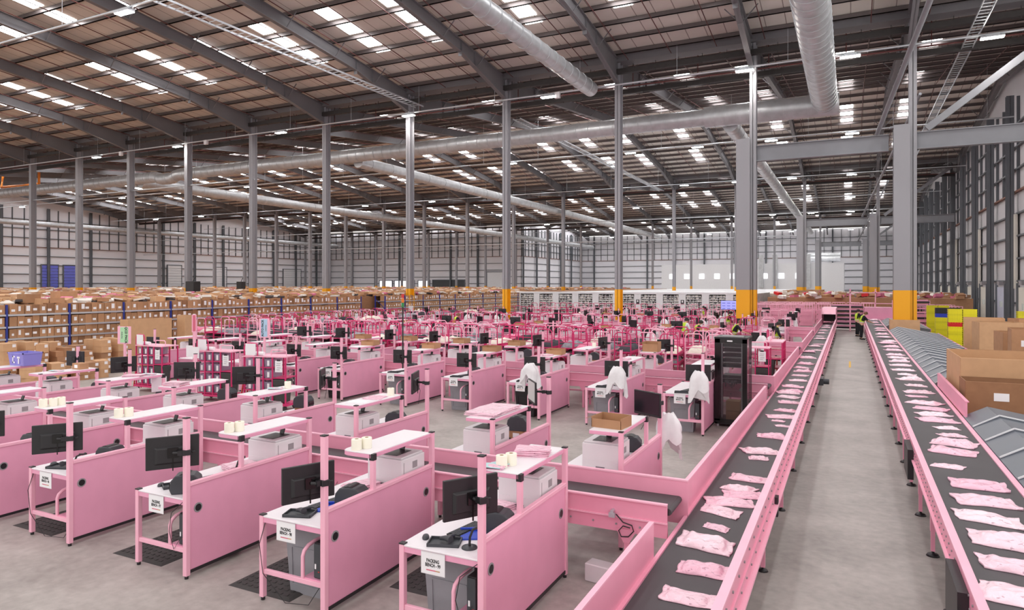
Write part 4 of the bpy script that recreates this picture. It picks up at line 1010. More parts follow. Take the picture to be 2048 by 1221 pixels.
for side, L_, zz in (('left', LP_, .642), ('right', RP_, .927)):
    for i, (x, y, wpx) in enumerate(L_):
        p = atz(x, y, zz+.03); p.z = zz; p.y = min(p.y, YE-.4)
        lo, hi = (-1.64, -.9) if side == 'left' else (.93, 1.7)
        Z = p.y*CC-p.x*SS; wd = wpx*Z/1360
        s = max(.55, min(1.35, wd/.42))
        p.x = min(max(p.x, lo+.21*s*.85), hi-.21*s*.85)
        if i > 26 and i < len(L_)-2: p.z += .028*(i % 2)
        q = PAR[(i*5+(side == 'left')*3) % 8]
        q.put(p, radians(R.uniform(-22, 14)) if wpx < 118 else radians(-12), 'pink plastic mailer, %s from the near end of the %s belt' % (nth(i+1), side), 'parcel', 'pink mailers on the %s belt' % side, (s, s*R.uniform(.86, 1.12), s*R.uniform(.7, 1.15)))
# ---- chutes: grey beds with white divider rails
_cn = 0
def chute_field(y0, n, pitch, lab):
    for i in range(n):
        y = y0+pitch*i; p = Proto('parcel_chute')
        if 40.2 < y < 42.6: continue
        a = [(1.81, y, .945), (1.81, y+pitch, .945), (2.17, y+pitch, 1.14), (2.17, y, 1.14)]
        b_ = [(2.17, y, 1.14), (2.17, y+pitch, 1.14), (3.95, y+pitch, .82), (3.95, y, .82)]
        mb = MB()
        for q in (a, b_):
            mb.quadset([(x, yy, z) for x, yy, z in q]+[(x, yy, z-.04) for x, yy, z in q], [(0,1,2,3),(7,6,5,4),(0,4,5,1),(1,5,6,2),(2,6,7,3),(3,7,4,0)])
        p.add('bed', mb.mesh('bed', 'chute_grey'))
        p.add('divider_rail', MB().bar((1.81, y, .965), (2.17, y, 1.175), .015, .02).bar((2.17, y, 1.175), (3.95, y, .86), .015, .02).mesh('rail', 'white_metal'))
        f = [(1.81, .7), (2.17, .8), (3.95, .5), (3.95, .855), (2.17, 1.165), (1.81, .95)]
        v = [(x, y-.006, z) for x, z in f]+[(x, y+.006, z) for x, z in f]
        p.add('divider_wall', MB().quadset(v, [(0, 1, 4, 5), (1, 2, 3, 4), (11, 10, 7, 6), (10, 9, 8, 7), (0, 6, 7, 1), (1, 7, 8, 2), (2, 8, 9, 3), (3, 9, 10, 4), (4, 10, 11, 5), (5, 11, 6, 0)]).mesh('wall', 'chute_grey'))
        p.add('end_lip', MB().box((3.95, y, .72), (3.98, y+pitch, .86)).mesh('lip', 'pink_conveyor'))
        for xx in (2.3, 3.9): p.add('leg', MB().box((xx-.02, y-.02, 0), (xx+.02, y+.02, .85 if xx < 3 else .7)).mesh('leg', 'pink_conveyor'))
        p.put((0, 0, 0), 0, 'grey sorting chute with white rail, %s from %s' % (nth(i+1), lab), 'chute', 'grey sorting chutes')
chute_field(5.56, 8, 1.12, 'the near edge')
chute_field(18.98, 28, 1.12, 'the big cartons backwards')
# ================================================================== shelving with cartons, stacks, cartons on pallets, crates
XR_ = -29.0; BEAM = [.785, 1.22, 1.68, 2.15]; PITCH = 2.35; Y0R = 12.4
def carton(w, d, h, m_='cardboard', lab=None, seed=0):
    rr = random.Random(seed); p = Proto('cardboard_box')
    p.mesh = MB().box((-w/2, -d/2, 0), (w/2, d/2, h)).box((-w/2, -.02, h), (w/2, .02, h+.002)).mesh('carton', m_, .004)
    if lab:
        lw, lh, lx, lz = lab
        p.add('paper_label', MB().box((-.002+w/2, lx-lw/2, lz), (w/2+.003, lx+lw/2, lz+lh)).mesh('label_sheet', 'paper'))
    return p
RB = []
for s_ in range(10):
    rr = random.Random(s_); h = rr.uniform(.34, .4)
    RB.append(carton(.5, .262, h, ('cardboard', 'cardboard', 'cardboard_dark')[s_ % 3], None if s_ == 9 else (rr.uniform(.07, .15), rr.uniform(.1, .24) if s_ % 2 else .09, rr.uniform(-.05, .05), rr.uniform(.08, .14)), s_))
RUN = [(Y0R+PITCH*i, nth(i+1)) for i in range(10)]+[(38.5+PITCH*i, nth(i+11)) for i in range(10)]
LV = ['bottom', 'second', 'third', 'top']
cnt = 0; extra = MB()
for bi, (y0, nm) in enumerate(RUN):
    p = Proto('shelving_bay')
    for yy in ([0, PITCH] if bi in (9, 19) else [0]):
        p.add('upright', MB().box((-.06, yy-.035, 0), (.0, yy+.035, 2.52)).box((-.9, yy-.035, 0), (-.84, yy+.035, 2.52)).mesh('upright', 'blue_upright'))
        p.add('frame_bracing', MB().bar((-.03, yy, .2), (-.87, yy, .9), .03, .03).bar((-.87, yy, .9), (-.03, yy, 1.6), .03, .03).bar((-.03, yy, 1.6), (-.87, yy, 2.3), .03, .03).mesh('bracing', 'blue_upright'))
    for z in BEAM:
        p.add('beam', MB().box((-.03, .035, z-.07), (.012, PITCH-.035, z-.005)).mesh('beam', 'alloy'))
        p.add('shelf_deck', MB().box((-.86, .03, z-.03), (-.03, PITCH-.03, z)).mesh('deck', 'shelf_grey'))
    p.put((XR_, y0, 0), 0, 'blue-post shelving bay full of brown cartons, %s bay from left' % nm, 'shelving', 'carton shelving bays')
    for li, z in enumerate(BEAM):
        for k in range(8):
            y = y0+.18+.276*k+.06; q = RB[R.randrange(10)]
            vis = (bi < 3) or (bi < 8 and li >= 2) or (bi < 16 and li == 3)
            if vis and cnt < 300 and not (bi == 2 and li == 2 and k == 7):
                cnt += 1
                q.put((XR_-.27-R.uniform(0, .04), y, z+.002), R.uniform(-.03, .03), 'brown carton, %s from left on the %s shelf, %s shelving bay' % (nth(k+1), LV[li], nm), 'carton', 'cartons on the left shelving')
            else:
                h = R.uniform(.34, .39)
                extra.box((XR_-.52, y-.13, z+.002), (XR_-.02, y+.13, z+h), 0)
                extra.box((XR_-.02, y-.05, z+.1), (XR_-.017, y+R.uniform(.01, .06), z+.1+R.uniform(.06, .2)), 1)
            if li == 3: pass
o = ob('cardboard_boxes', extra.mesh('cartons_rest', ['cardboard', 'paper'])); o['kind'] = 'stuff'; tag(o, 'the many smaller brown cartons on the farther and lower shelves', 'cartons')
# heap of open cartons and clothes on the tops of the shelving, receding to the left wall
hp = MB(); hr = random.Random(77)
for i in range(5200):
    t = hr.random()**1.8
    x = -29.6-t*104; y = hr.uniform(8, 62 if x > -40 else 138)
    if x > -30.4 and 36 < y < 38.4: continue
    z = 2.56+hr.uniform(-.03, .1); k = hr.random(); a = hr.uniform(0, 3.1)
    sc = 1+t*1.6; Rm = Matrix.Rotation(a, 3, 'Z') @ Matrix.Rotation(hr.uniform(-.35, .35), 3, 'X')
    if k < .42: hp.cb((x, y, z), (.55*sc, .4*sc, .12+.2*hr.random()), hr.choice((0, 0, 1)), Rm)
    elif k < .84: hp.cb((x, y, z+.02), (.5*sc, .36*sc, .05+.08*hr.random()), 2, Rm)
    elif k < .93: hp.cb((x, y, z), (.4*sc, .3*sc, .1), 3, Rm)
    else: hp.cb((x, y, z+.05), (.45*sc, .3*sc, .1), 4, Rm)
o = ob('carton_heap', hp.mesh('heap', ['cardboard', 'cardboard_pale', 'heap_white', 'heap_dark', 'garment_pink'])); o['kind'] = 'stuff'; tag(o, 'sea of open cartons and folded clothes on top of the shelving', 'cartons')
bk = MB()
for i in range(26):
    x0_, x1_ = (-30.2, -32.86) if i == 0 else (-33.46-4*(i-1), -36.86-4*(i-1))
    bk.box((x1_, 6, 0), (x0_, 58 if i == 0 else 138, 2.46))
o = ob('carton_mass', bk.mesh('rows', 'cardboard_dark')); o['kind'] = 'stuff'; tag(o, 'packed carton rows behind the front shelving', 'cartons')
for i, (x, y, s) in enumerate(((58, 606, 1.0), (128, 598, 1.25))):
    p = atx(x, y, -29.8-.9*i); p.z = 2.56
    carton(.5*s, .62*s, .36*s, 'cardboard', None).put(p, .1, ('brown carton standing on top of the shelving at far left', 'larger brown carton standing on top of the shelving near the second upright')[i], 'carton')
# white bin shelving across the back
wx = -29.5
def white_unit(seed):
    rr = random.Random(seed); p = Proto('bin_shelving')
    p.add('end_panel', MB().box((0, 0, 0), (.62, .05, 2.55)).mesh('end_panel', 'white_metal'))
    p.add('header', MB().box((0, -.02, 2.45), (2.0, .6, 2.62)).mesh('header', 'white_metal'))
    mb = MB(); it = MB()
    for k in range(11):
        z = .2+k*.2; mb.box((.62, .02, z), (2.0, .5, z+.03))
        x = .66
        while x < 1.95:
            wd = rr.uniform(.06, .13); it.box((x, .06, z+.03), (x+wd*.9, .3, z+.03+rr.uniform(.06, .15)), rr.choice((0, 0, 0, 1, 1, 2))); x += wd
    for k in range(1, 4): mb.box((.62+k*.34, .02, .2), (.64+k*.34, .5, 2.4))
    p.add('shelves', mb.mesh('bin_shelves', 'white_metal')); p.add('bin_contents', it.mesh('bin_contents', ['heap_white', 'shelf_grey', 'heap_dark']))
    p.add('back', MB().box((.6, .52, 0), (2.0, .56, 2.5)).mesh('bin_back', 'shelf_grey')); return p
WU = [white_unit(s) for s in range(3)]
for i in range(11):
    o = WU[i % 3].put((wx+2.0*i, 60, 0), 0, 'white bin shelving unit facing the benches, %s from left' % nth(i+1), 'shelving', 'white bin shelving units')
    if i in (5, 6, 8): tag(ob('number_plate', MB().box((.2, -.03, 1.55), (.48, -.01, 1.95)).box((.28, -.035, 1.72), (.4, -.03, 1.9), 1).mesh('plate', ['ink', 'paper']), None, (wx+2.0*i, 60, 0)), 'small dark plate on the white end panel, %s unit from left' % nth(i+1), 'sign', 'dark plates on white shelving')
wt = MB()
for k in range(20): wt.box((-29.5, 60.7+k*3.2, .1), (-7.5, 60.7+k*3.2+2.4, 2.5))
o = ob('bin_shelving_rows', wt.mesh('white_rows', 'white_metal')); o['kind'] = 'stuff'; tag(o, 'rows of white bin shelving receding behind the front units', 'shelving')
o = ob('shelving_screen', MB().box((-7.45, 60.2, 0), (-7.35, 120, 2.5)).mesh('mesh_side', 'shelf_grey')); tag(o, 'long grey side of the white bin shelving', 'shelving')
# brown shelving and pink cage trolleys in the far middle are in the trolley section
# ---- pallets of cartons at left
def pallet():
    p = Proto('wooden_pallet')
    p.add('deck', MB().box((-.6, -.5, .12), (.6, -.4, .14)).box((-.6, -.25, .12), (.6, -.1, .14)).box((-.6, .1, .12), (.6, .25, .14)).box((-.6, .4, .12), (.6, .5, .14)).mesh('deck', 'wood'))
    p.add('blocks', MB().box((-.6, -.5, 0), (-.5, .5, .12)).box((-.05, -.5, 0), (.05, .5, .12)).box((.5, -.5, 0), (.6, .5, .12)).mesh('blocks', 'wood')); return p
PAL = pallet()
WHP = ['the right-hand carton pallet by the aisle', 'the middle carton pallet', 'the left carton pallet', 'the far-left wrapped pallet', 'the low pallet before the shelving']
pn = 0
PL = [(212, 741, 5, 1.15, 0), (140, 741, 4, .8, 1), (88, 741, 5, .85, 2), (25, 745, 5, 1.25, 3), (175, 733, 2, .8, 4)]
CB = [carton(.6, .4, h, 'cardboard_pale' if k else 'cardboard', (.1, .1, .12, h-.13), k) for k, h in enumerate((.19, .22, .25, .3))]
for (px, py, lay, hh, pi_) in PL:
    q = atx(px, py, -25.2 if pi_ < 4 else -26.4); q.z = 0
    PAL.put(q, radians(70), 'wooden pallet under the cartons: '+WHP[pi_], 'pallet', 'wooden pallets')
    z = .142; c = 0
    for l in range(lay):
        hsel = R.randrange(4); h = (.19, .22, .25, .3)[hsel]
        for sx in (-1, 1):
            for sy in (-1, 1):
                if l == lay-1 and R.random() < .4: continue
                c += 1
                CB[hsel].put((q.x+.22*sx+R.uniform(-.02, .02), q.y+.33*sy, z), pi/2*0+radians(R.uniform(-4, 4)), '%s carton counting upward on %s' % (nth(c), WHP[pi_]), 'carton', 'cartons on the left pallets')
        z += h+.003
for i, (px, py) in enumerate(((160, 744), (110, 747), (65, 750), (200, 728), (178, 716))):
    q = atx(px, py, -24.0); q.z = 0
    for l in range(R.choice((2, 3))):
        CB[i % 4].put((q.x, q.y, l*((.19, .22, .25, .3)[i % 4]+.003)), radians(R.uniform(-20, 20)), 'loose carton on the floor by the pallets, %s pile, %s from floor' % (nth(i+1), nth(l+1)), 'carton', 'loose floor cartons')
# ---- giant cartons
def big_box(w, d, h, m_='cardboard', flaps=(), label=None, name='pallet_carton'):
    p = Proto(name); t = .02
    p.add('walls', MB().box((-w/2, -d/2, 0), (w/2, -d/2+t, h)).box((-w/2, d/2-t, 0), (w/2, d/2, h)).box((-w/2, -d/2+t, 0), (-w/2+t, d/2-t, h)).box((w/2-t, -d/2+t, 0), (w/2, d/2-t, h)).mesh('walls', m_, .004))
    p.add('floor_sheet', MB().box((-w/2+t, -d/2+t, 0), (w/2-t, d/2-t, .02)).mesh('floor_sheet', m_))
    if label: p.add('paper_label', MB().box((label[0], -d/2-.004, label[1]), (label[0]+label[2], -d/2, label[1]+label[3])).mesh('label', 'paper'))
    return p
big_box(1.9, .8, 1.45, 'cardboard_dark', label=(-.5, 1.1, .24, .15)).put((2.93, 15.95, 0), 0, 'big brown open carton at right with a white label, front one beside the conveyor', 'carton')
big_box(2.3, 2.25, 1.8, 'cardboard_pale', label=(-.1, 1.0, .26, .18)).put((3.18, 17.75, 0), 0, 'big brown open carton at right, directly behind the front labelled carton', 'carton')
for i, (x, Y, hh, w_, lb) in enumerate(((5.4, 37.0, 1.8, 1.5, 'tall brown carton nearest the yellow crates'), (5.45, 34.2, 1.75, 1.5, 'tall brown carton second from the yellow crates'), (5.3, 29.6, 1.62, 1.1, 'tall brown carton with a small label, third from the yellow crates'), (5.35, 27.6, 1.85, 1.2, 'tall brown carton with white tag, fourth from the yellow crates'), (6.0, 25.6, 1.5, 1.2, 'brown carton at right edge behind the big open cartons'), (6.9, 35.5, 1.85, 1.4, 'wide brown carton behind the tall pair'))):
    big_box(w_, 1.3, hh, 'cardboard_pale' if i < 2 else 'cardboard', label=(-.35, hh*.7, .1, .2) if i in (2, 3) else None).put((x, Y, 0), radians((-6, 4, 3, -5, 2, 8)[i]), lb, 'carton')
qa, qb, qc = atx(256, 700, -25.6), atx(344, 700, -25.6), atx(386, 700, -25.2)
big_box(.5, qb.y-qa.y, 1.9, 'cardboard_pale').put((-25.85, (qa.y+qb.y)/2, 0), 0, 'tall pale brown carton standing before the left shelving', 'carton')
big_box(.5, qc.y-qb.y-.3, 2.0, 'cardboard_pale').put((-25.5, (qc.y+qb.y)/2+.2, 0), 0, 'tall brown carton right of the taller pale one before the shelving', 'carton')
# cardboard wrapped round the foot of the yellow column
tag(ob('column_wrap', MB().box((1.9, 41.05, 0), (3.25, 41.1, 1.45)).box((3.2, 41.1, 0), (3.25, 42.3, 1.45)).box((1.9, 41.1, 0), (1.95, 42.3, 1.45)).mesh('wrap', 'cardboard_pale')), 'brown cardboard wrapped round the foot of the yellow aisle column', 'cardboard')
# ---- nested crates
def crate(m_):
    mb = MB(); a, b, t = .3, .2, .015
    for s in (-1, 1):
        mb.box((-a, s*b-t/2, 0), (a, s*b+t/2, .16)); mb.box((s*a-t/2, -b, 0), (s*a+t/2, b, .16))
        for k in range(5): mb.box((-a+.06+k*.12-.012, s*b-.02, .0), (-a+.06+k*.12+.012, s*b+.02, .16))
        mb.box((-a-.02, s*b-.02, .13), (a+.02, s*b+.02, .165)); mb.box((s*a-.02, -b-.02, .13), (s*a+.02, b+.02, .165))
    mb.box((-a, -b, 0), (a, b, .015)); return Proto('plastic_crate', mb.mesh('crate', m_))
CR = {k: crate('crate_'+k) for k in ('yellow', 'red', 'blue', 'black')}
STK = [('the front crate stack', 4.95, 42.6, 'y'*9+'rr'+'y'*6), ('the second column of the front crate stack', 5.6, 42.6, 'y'*17), ('the crate stack with blue and black on top', 4.95, 48.6, 'y'*11+'bb'+'kkk'), ('the column beside the blue-topped crates', 5.6, 48.6, 'y'*12+'kkkk'),
       ('the rear left crate stack', 4.95, 53.8, 'y'*16), ('the rear right crate stack', 5.6, 53.8, 'y'*16), ('the yellow crates at the right edge', 8.2, 44.0, 'y'*16), ('the second yellow crates at the right edge', 8.85, 44.0, 'y'*16)]
for wh, x, Y, seq in STK:
    for k, c in enumerate(seq):
        col = {'y': 'yellow', 'r': 'red', 'b': 'blue', 'k': 'black'}[c]
        CR[col].put((x, Y, .115*k), 0, '%s crate, %s from floor in %s' % (col, nth(k+1), wh), 'crate', 'nested crates at right')
# ================================================================== trolleys
def tote_trolley():
    p = Proto('tote_trolley'); hp_ = 'hot_pink'
    L, W_ = 1.5, .55
    f = MB()
    f.tube([(-.75, -.27, .2), (-.75, -.27, 1.45), (-.75, -.27, 1.66), (-.7, -.27, 1.74), (-.5, -.27, 1.76), (-.3, -.27, 1.74), (-.26, -.27, 1.66), (-.26, -.27, 1.4)], .018, 8)
    for x in (-.75, -.4, -.06, .28, .75):
        f.box((x-.018, -.285, .2), (x+.018, -.25, 1.42)); f.box((x-.018, .25, .2), (x+.018, .285, 1.42))
    p.add('frame', f.mesh('tt_frame', hp_))
    s = MB()
    for z in (.22, .52, .82, 1.12): s.box((-.75, -.28, z), (.28, .28, z+.02)); 
    s.box((.28, -.28, .85), (.75, .28, .87))
    p.add('shelves', s.mesh('tt_shelves', hp_))
    p.add('top_deck', MB().box((-.77, -.29, 1.4), (.77, .29, 1.43)).mesh('tt_top', 'pale_pink'))
    p.add('base', MB().box((-.85, -.3, .14), (.85, .3, .2)).mesh('tt_base', hp_))
    for x in (-.7, .7):
        for y in (-.24, .24): p.add('castor', MB().tube([(x, y-.02, .07), (x, y+.02, .07)], .07, 12).box((x-.02, y-.03, .07), (x+.02, y+.03, .14)).mesh('castor', 'black_rubber'))
    p.add('step_ladder', MB().tube([(-.95, 0, .05), (-.8, 0, .7)], .02, 8).tube([(-.95, -.25, .05), (-.8, -.25, .7)], .02, 8).bar((-.92, -.25, .2), (-.92, 0, .2), .04, .02).bar((-.87, -.25, .4), (-.87, 0, .4), .04, .02).mesh('ladder', 'red'))
    p.add('handle_bar', MB().tube([(.1, -.1, 1.43), (.1, -.1, 1.55), (.15, -.1, 1.58), (.6, -.1, 1.58), (.66, -.1, 1.55), (.66, -.1, 1.43)], .015, 8).mesh('handle', 'pale_pink'))
    return p
TT = tote_trolley()
clt = Proto('clear_tote')
clt.add('tub', MB().frustum(-.14, .14, -.22, .22, 0, .2, .012, .012, 0, True).mesh('ct_tub', 'clear_tote'))
clt.add('rim', MB().box((-.16, -.24, .195), (.16, -.225, .21)).box((-.16, .225, .195), (.16, .24, .21)).box((-.16, -.24, .195), (-.148, .24, .21)).box((.148, -.24, .195), (.16, .24, .21)).mesh('ct_rim', 'clear_tote'))
clt.add('paper_label', MB().box((-.045, -.243, .03), (.04, -.238, .17)).mesh('ct_label', 'paper'))
pouch = Proto('black_bag', MB().frustum(-.17, .17, -.12, .12, 0, .55, .03, .03).frustum(-.2, .2, -.15, .15, .42, .6, .01, .01).mesh('pouch', 'black_rubber', .03, 2))
notice = Proto('trolley_notice')
notice.add('sheet', MB().box((-.105, -.003, -.3), (.105, 0, 0)).mesh('notice', 'paper'))
notice.add('print_lines', MB().box((-.06, -.005, -.08), (.06, -.003, -.07)).box((-.07, -.005, -.13), (.05, -.003, -.12)).box((-.05, -.005, -.19), (.06, -.003, -.18)).box((-.06, -.005, -.24), (.03, -.003, -.23)).mesh('print', 'ink_grey'))
notice.add('clip', MB().box((-.05, -.008, -.01), (.05, 0, .03)).mesh('clip', 'ink'))
def put_tt(x, y, rz, nm, totes=True):
    TT.put((x, y, 0), rz, sc=(.8, 1, 1), label='hot pink trolley holding rows of clear totes, '+nm, cat='trolley', group='tote trolleys')
    Rm = Matrix.Rotation(rz, 3, 'Z')
    T = lambda a, b, c: Vector((x, y, 0))+Rm @ Vector((a*.8, b, c))
    if totes:
        for r, z in enumerate((.242, .542, .842, 1.142)):
            for c in range(3):
                clt.put(T(-.57+.34*c, 0, z), rz, 'clear tote with white tag, %s row %s column, trolley %s' % (nth(4-r), nth(c+1), nm), 'tote', 'clear totes on trolleys', (.8, 1, 1))
    pouch.put(T(.52, -.12, .23), rz, 'black bag in the lower right bay of the trolley '+nm, 'bag', 'black trolley bags')
    notice.put(T(.52, -.288, 1.32), rz, 'white notice clipped at upper right of the trolley '+nm, 'notice', 'trolley notices')
    tag(ob('hanging_sheet', MB().box((-.15, -.004, -.3), (.15, 0, 0)).mesh('sheet', 'paper'), None, T(-.5, -.29, 1.75), rz), 'white sheet on the raised handle of the trolley '+nm, 'notice', 'trolley sheets')
    tag(ob('paper_roll', MB().tube([(-.14, 0, .055), (.14, 0, .055)], .055, 12).mesh('paper_roll', 'paper'), None, T(-.25, -.2, 1.43), rz), 'white roll lying on top of the trolley '+nm, 'roll', 'trolley rolls')
for (px, yy, rz, nm) in ((314, 14.0, 0, 'at far left'), (442, 13.7, radians(8), 'second from left'), (541, 13.3, radians(14), 'third from left')):
    q = aty(px, 700, yy); put_tt(q.x, yy, rz, nm)
put_tt(-2.25, 24.3, radians(-90), 'behind the server rack', False)
put_tt(-2.75, 21.6, 0, 'beside the server rack', False)
# shelf trolleys with hooped ends
def hoop_trolley(m_):
    p = Proto('shelf_trolley'); w, L = .27, .7
    for y in (-L, L):
        f = MB()
        f.tube([(-w, y, .15), (-w, y, 1.6), (-w+.02, y, 1.69), (-w+.09, y, 1.75), (w-.09, y, 1.75), (w-.02, y, 1.69), (w, y, 1.6), (w, y, .15)], .019, 8)
        for z in (.55, .95, 1.32): f.tube([(-w, y, z), (w, y, z)], .013, 6)
        p.add('end_frame', f.mesh('hoop', m_))
    s = MB()
    for z in (.2, .5, .8, 1.1): s.box((-w, -L, z), (w, L, z+.025)); s.box((-w-.01, -L, z-.02), (-w+.01, L, z+.06)); s.box((w-.01, -L, z-.02), (w+.01, L, z+.06))
    p.add('shelves', s.mesh('tr_shelves', m_))
    c = MB()
    for x in (-.22, .22):
        for y in (-.6, .6): c.tube([(x-.02, y, .07), (x+.02, y, .07)], .07, 10).box((x-.015, y-.02, .07), (x+.015, y+.02, .2))
    p.add('castors', c.mesh('castors', 'black_rubber'))
    return p
HT = [hoop_trolley('hot_pink'), hoop_trolley('pale_pink')]; HTW = [h.merged() for h in HT]
def clothes(seed, m_):
    rr = random.Random(seed); mb = MB(); nx, ny = 8, 12; W_, D_, H_ = .48, 1.25, .22
    vs = []; ph = rr.uniform(0, 6)
    for j in range(ny+1):
        for i in range(nx+1):
            u, v = i/nx*2-1, j/ny*2-1
            e = max(0, (1-u**4)*(1-v**4)); z = H_*e**.5*(.75+.22*sin(6*v+ph)*cos(5*u+ph)+.2*rr.uniform(-.5, .5))
            vs.append((u*W_/2*(1+rr.uniform(-.05, .05)), v*D_/2, max(0.002, z)))
    n1 = len(vs); vs += [(x, y, 0) for x, y, z in vs]
    fs = [(j*(nx+1)+i, j*(nx+1)+i+1, (j+1)*(nx+1)+i+1, (j+1)*(nx+1)+i) for j in range(ny) for i in range(nx)]
    per = list(range(nx+1))+[j*(nx+1)+nx for j in range(1, ny+1)]+[ny*(nx+1)+i for i in range(nx-1, -1, -1)]+[j*(nx+1) for j in range(ny-1, 0, -1)]
    fs += [(per[(k+1) % len(per)], per[k], n1+per[k], n1+per[(k+1) % len(per)]) for k in range(len(per))]
    return Proto('clothes_pile', mb.quadset(vs, fs, 0, True).mesh('clothes', m_))
CL = [clothes(i, m_) for i, m_ in enumerate(('garment_grey', 'garment_dark', 'garment_cream', 'garment_pink', 'garment_grey', 'garment_dark'))]
cln = ('grey', 'dark', 'cream', 'pink', 'grey', 'dark')
def trolley_row(y, xs, row, load=True, whole=True, notes=0.):
    for i, x in enumerate(xs):
        c = int(R.random() < .42); jj = R.uniform(-.25, .25); rz = radians(R.uniform(-5, 5))
        nm = '%s from left, %s' % (nth(i+1), row)
        (HTW if whole else HT)[c].put((x, y+jj, 0), rz, '%s hooped shelf trolley, %s' % (('hot pink', 'pale pink')[c], nm), 'trolley', 'shelf trolleys, '+row)
        if load:
            for z in (1.127, .827, .527):
                k = R.randrange(6)
                if R.random() < (.85 if z > 1 else .6): CL[k].put((x, y+jj, z), rz, '%s clothes on %s shelf, trolley %s' % (cln[k], {1.127: 'top', .827: 'second', .527: 'third'}[z], nm), 'clothes', 'clothes on trolleys, '+row)
        if R.random() < notes: notice.put((x, y+jj-.722, 1.62), rz, 'white notice on the trolley '+nm, 'notice', 'trolley notices, '+row)
trolley_row(22.2, [-3.7-.72*i for i in range(34)][::-1], 'nearest trolley row', whole=False)
trolley_row(24.2, [-4.1-.73*i for i in range(33)][::-1], 'second trolley row', whole=True)
for k, (y, n, row) in enumerate(((26.6, 6, 'left park first line'), (29.4, 6, 'left park second line'), (32.2, 5, 'left park third line'), (35, 5, 'left park fourth line'))):
    trolley_row(y, [-25.2-.62*i+.0 for i in range(n)][::-1], row, notes=.8)
trolley_row(33.6, [-3.4-.9*i for i in range(22)][::-1], 'row between third and fourth blocks', load=False)
trolley_row(43.9, [-3.6-1.0*i for i in range(20)][::-1], 'row behind fourth block', load=False)
trolley_row(53.6, [-9-1.0*i for i in range(16)][::-1], 'row before white shelving', load=False)
# tote-style side racks packed at the left (long pink shelving trolleys seen side-on)
for i in range(10):
    x, y = -22.6-.35*(i % 2), 25.9+1.8*i
    TTW = globals().setdefault('TTW', TT.merged())
    TTW.put((x-.6, y, 0), radians(90-180*(i % 2)), 'hot pink trolley parked side-on before the carton shelving, %s towards the back' % nth(i+1), 'trolley', 'side-on pink trolleys')
    CL[i % 6].put((x-.6, y, 1.43), 0, 'clothes on top of the side-on pink trolley, %s towards the back' % nth(i+1), 'clothes', 'clothes on side-on trolleys')
    notice.put((x-.28, y-.4, 1.32), radians(90), 'white notice on side-on pink trolley, %s towards back' % nth(i+1), 'notice', 'notices on side-on trolleys')
# pink cage racks at the end of the aisle
def cage():
    p = Proto('cage_rack'); mb = MB(); s = MB()
    for x in (-.5, .5):
        for y in (-.35, .35): mb.tube([(x, y, 0), (x, y, 1.75)], .022, 6)
    for y in (-.35, .35):
        mb.tube([(-.5, y, 1.75), (.5, y, 1.75)], .022, 6)
        for k in range(4): mb.tube([(-.3+.2*k, y, 1.3), (-.3+.2*k, y, 1.75)], .012, 5)
        mb.tube([(-.5, y, 1.3), (.5, y, 1.3)], .015, 5)
    for z in (.2, .6, 1.0): s.box((-.5, -.35, z), (.5, .35, z+.04)); s.box((-.5, -.36, z), (.5, -.34, z+.2))
    p.add('frame', mb.mesh('cage_frame', 'pale_pink')); p.add('shelves', s.mesh('cage_shelves', 'pink_conveyor'))
    return p
CG = cage().merged()
for r_, (y, x0, n) in enumerate(((56, -7.5, 5), (59, -7.5, 6), (62, -7.6, 6), (65.5, -7.6, 9))):
    for i in range(n): CG.put((x0+1.12*i, y, 0), 0, 'pink cage rack past the left belt, %s from left, %s line' % (nth(i+1), nth(r_+1)), 'rack', 'pink cage racks')
for i in range(8): CG.put((3.6+.2*(i % 2)+.9*(i % 4), 57+4*(i//4), 0), .2, 'pink cage rack beyond the yellow crates, %s of the group' % nth(i+1), 'rack', 'pink cage racks at right')
hp = MB(); hr = random.Random(5)
for i in range(260): hp.cb((hr.uniform(-6.5, 9), hr.uniform(66, 84), 2.2+hr.uniform(-.1, .3)), (.6, .5, .25), hr.choice((0, 1, 2, 2, 2, 1, 3)), Matrix.Rotation(hr.uniform(0, 3), 3, 'Z') @ Matrix.Rotation(hr.uniform(-.4, .4), 3, 'X'))
for k in range(5): hp.box((-6.8, 66.5+3.8*k, 0), (9, 66.5+3.8*k+2, 2.15), 4)
o = ob('stock_heap', hp.mesh('stock', ['garment_pink', 'heap_white', 'cardboard', 'crate_red', 'cardboard'])); o['kind'] = 'stuff'; tag(o, 'jumble of boxes and red goods on far racks beyond the aisle', 'stock')
for k in range(4): tag(ob('far_shelving', MB().box((-7.3, 88+k*5, 0), (-3.2, 90+k*5, 2.6)).mesh('brown_rows', 'cardboard')), 'brown carton shelving beside the white shelving end, %s row back' % nth(k+1), 'shelving', 'far brown shelving')
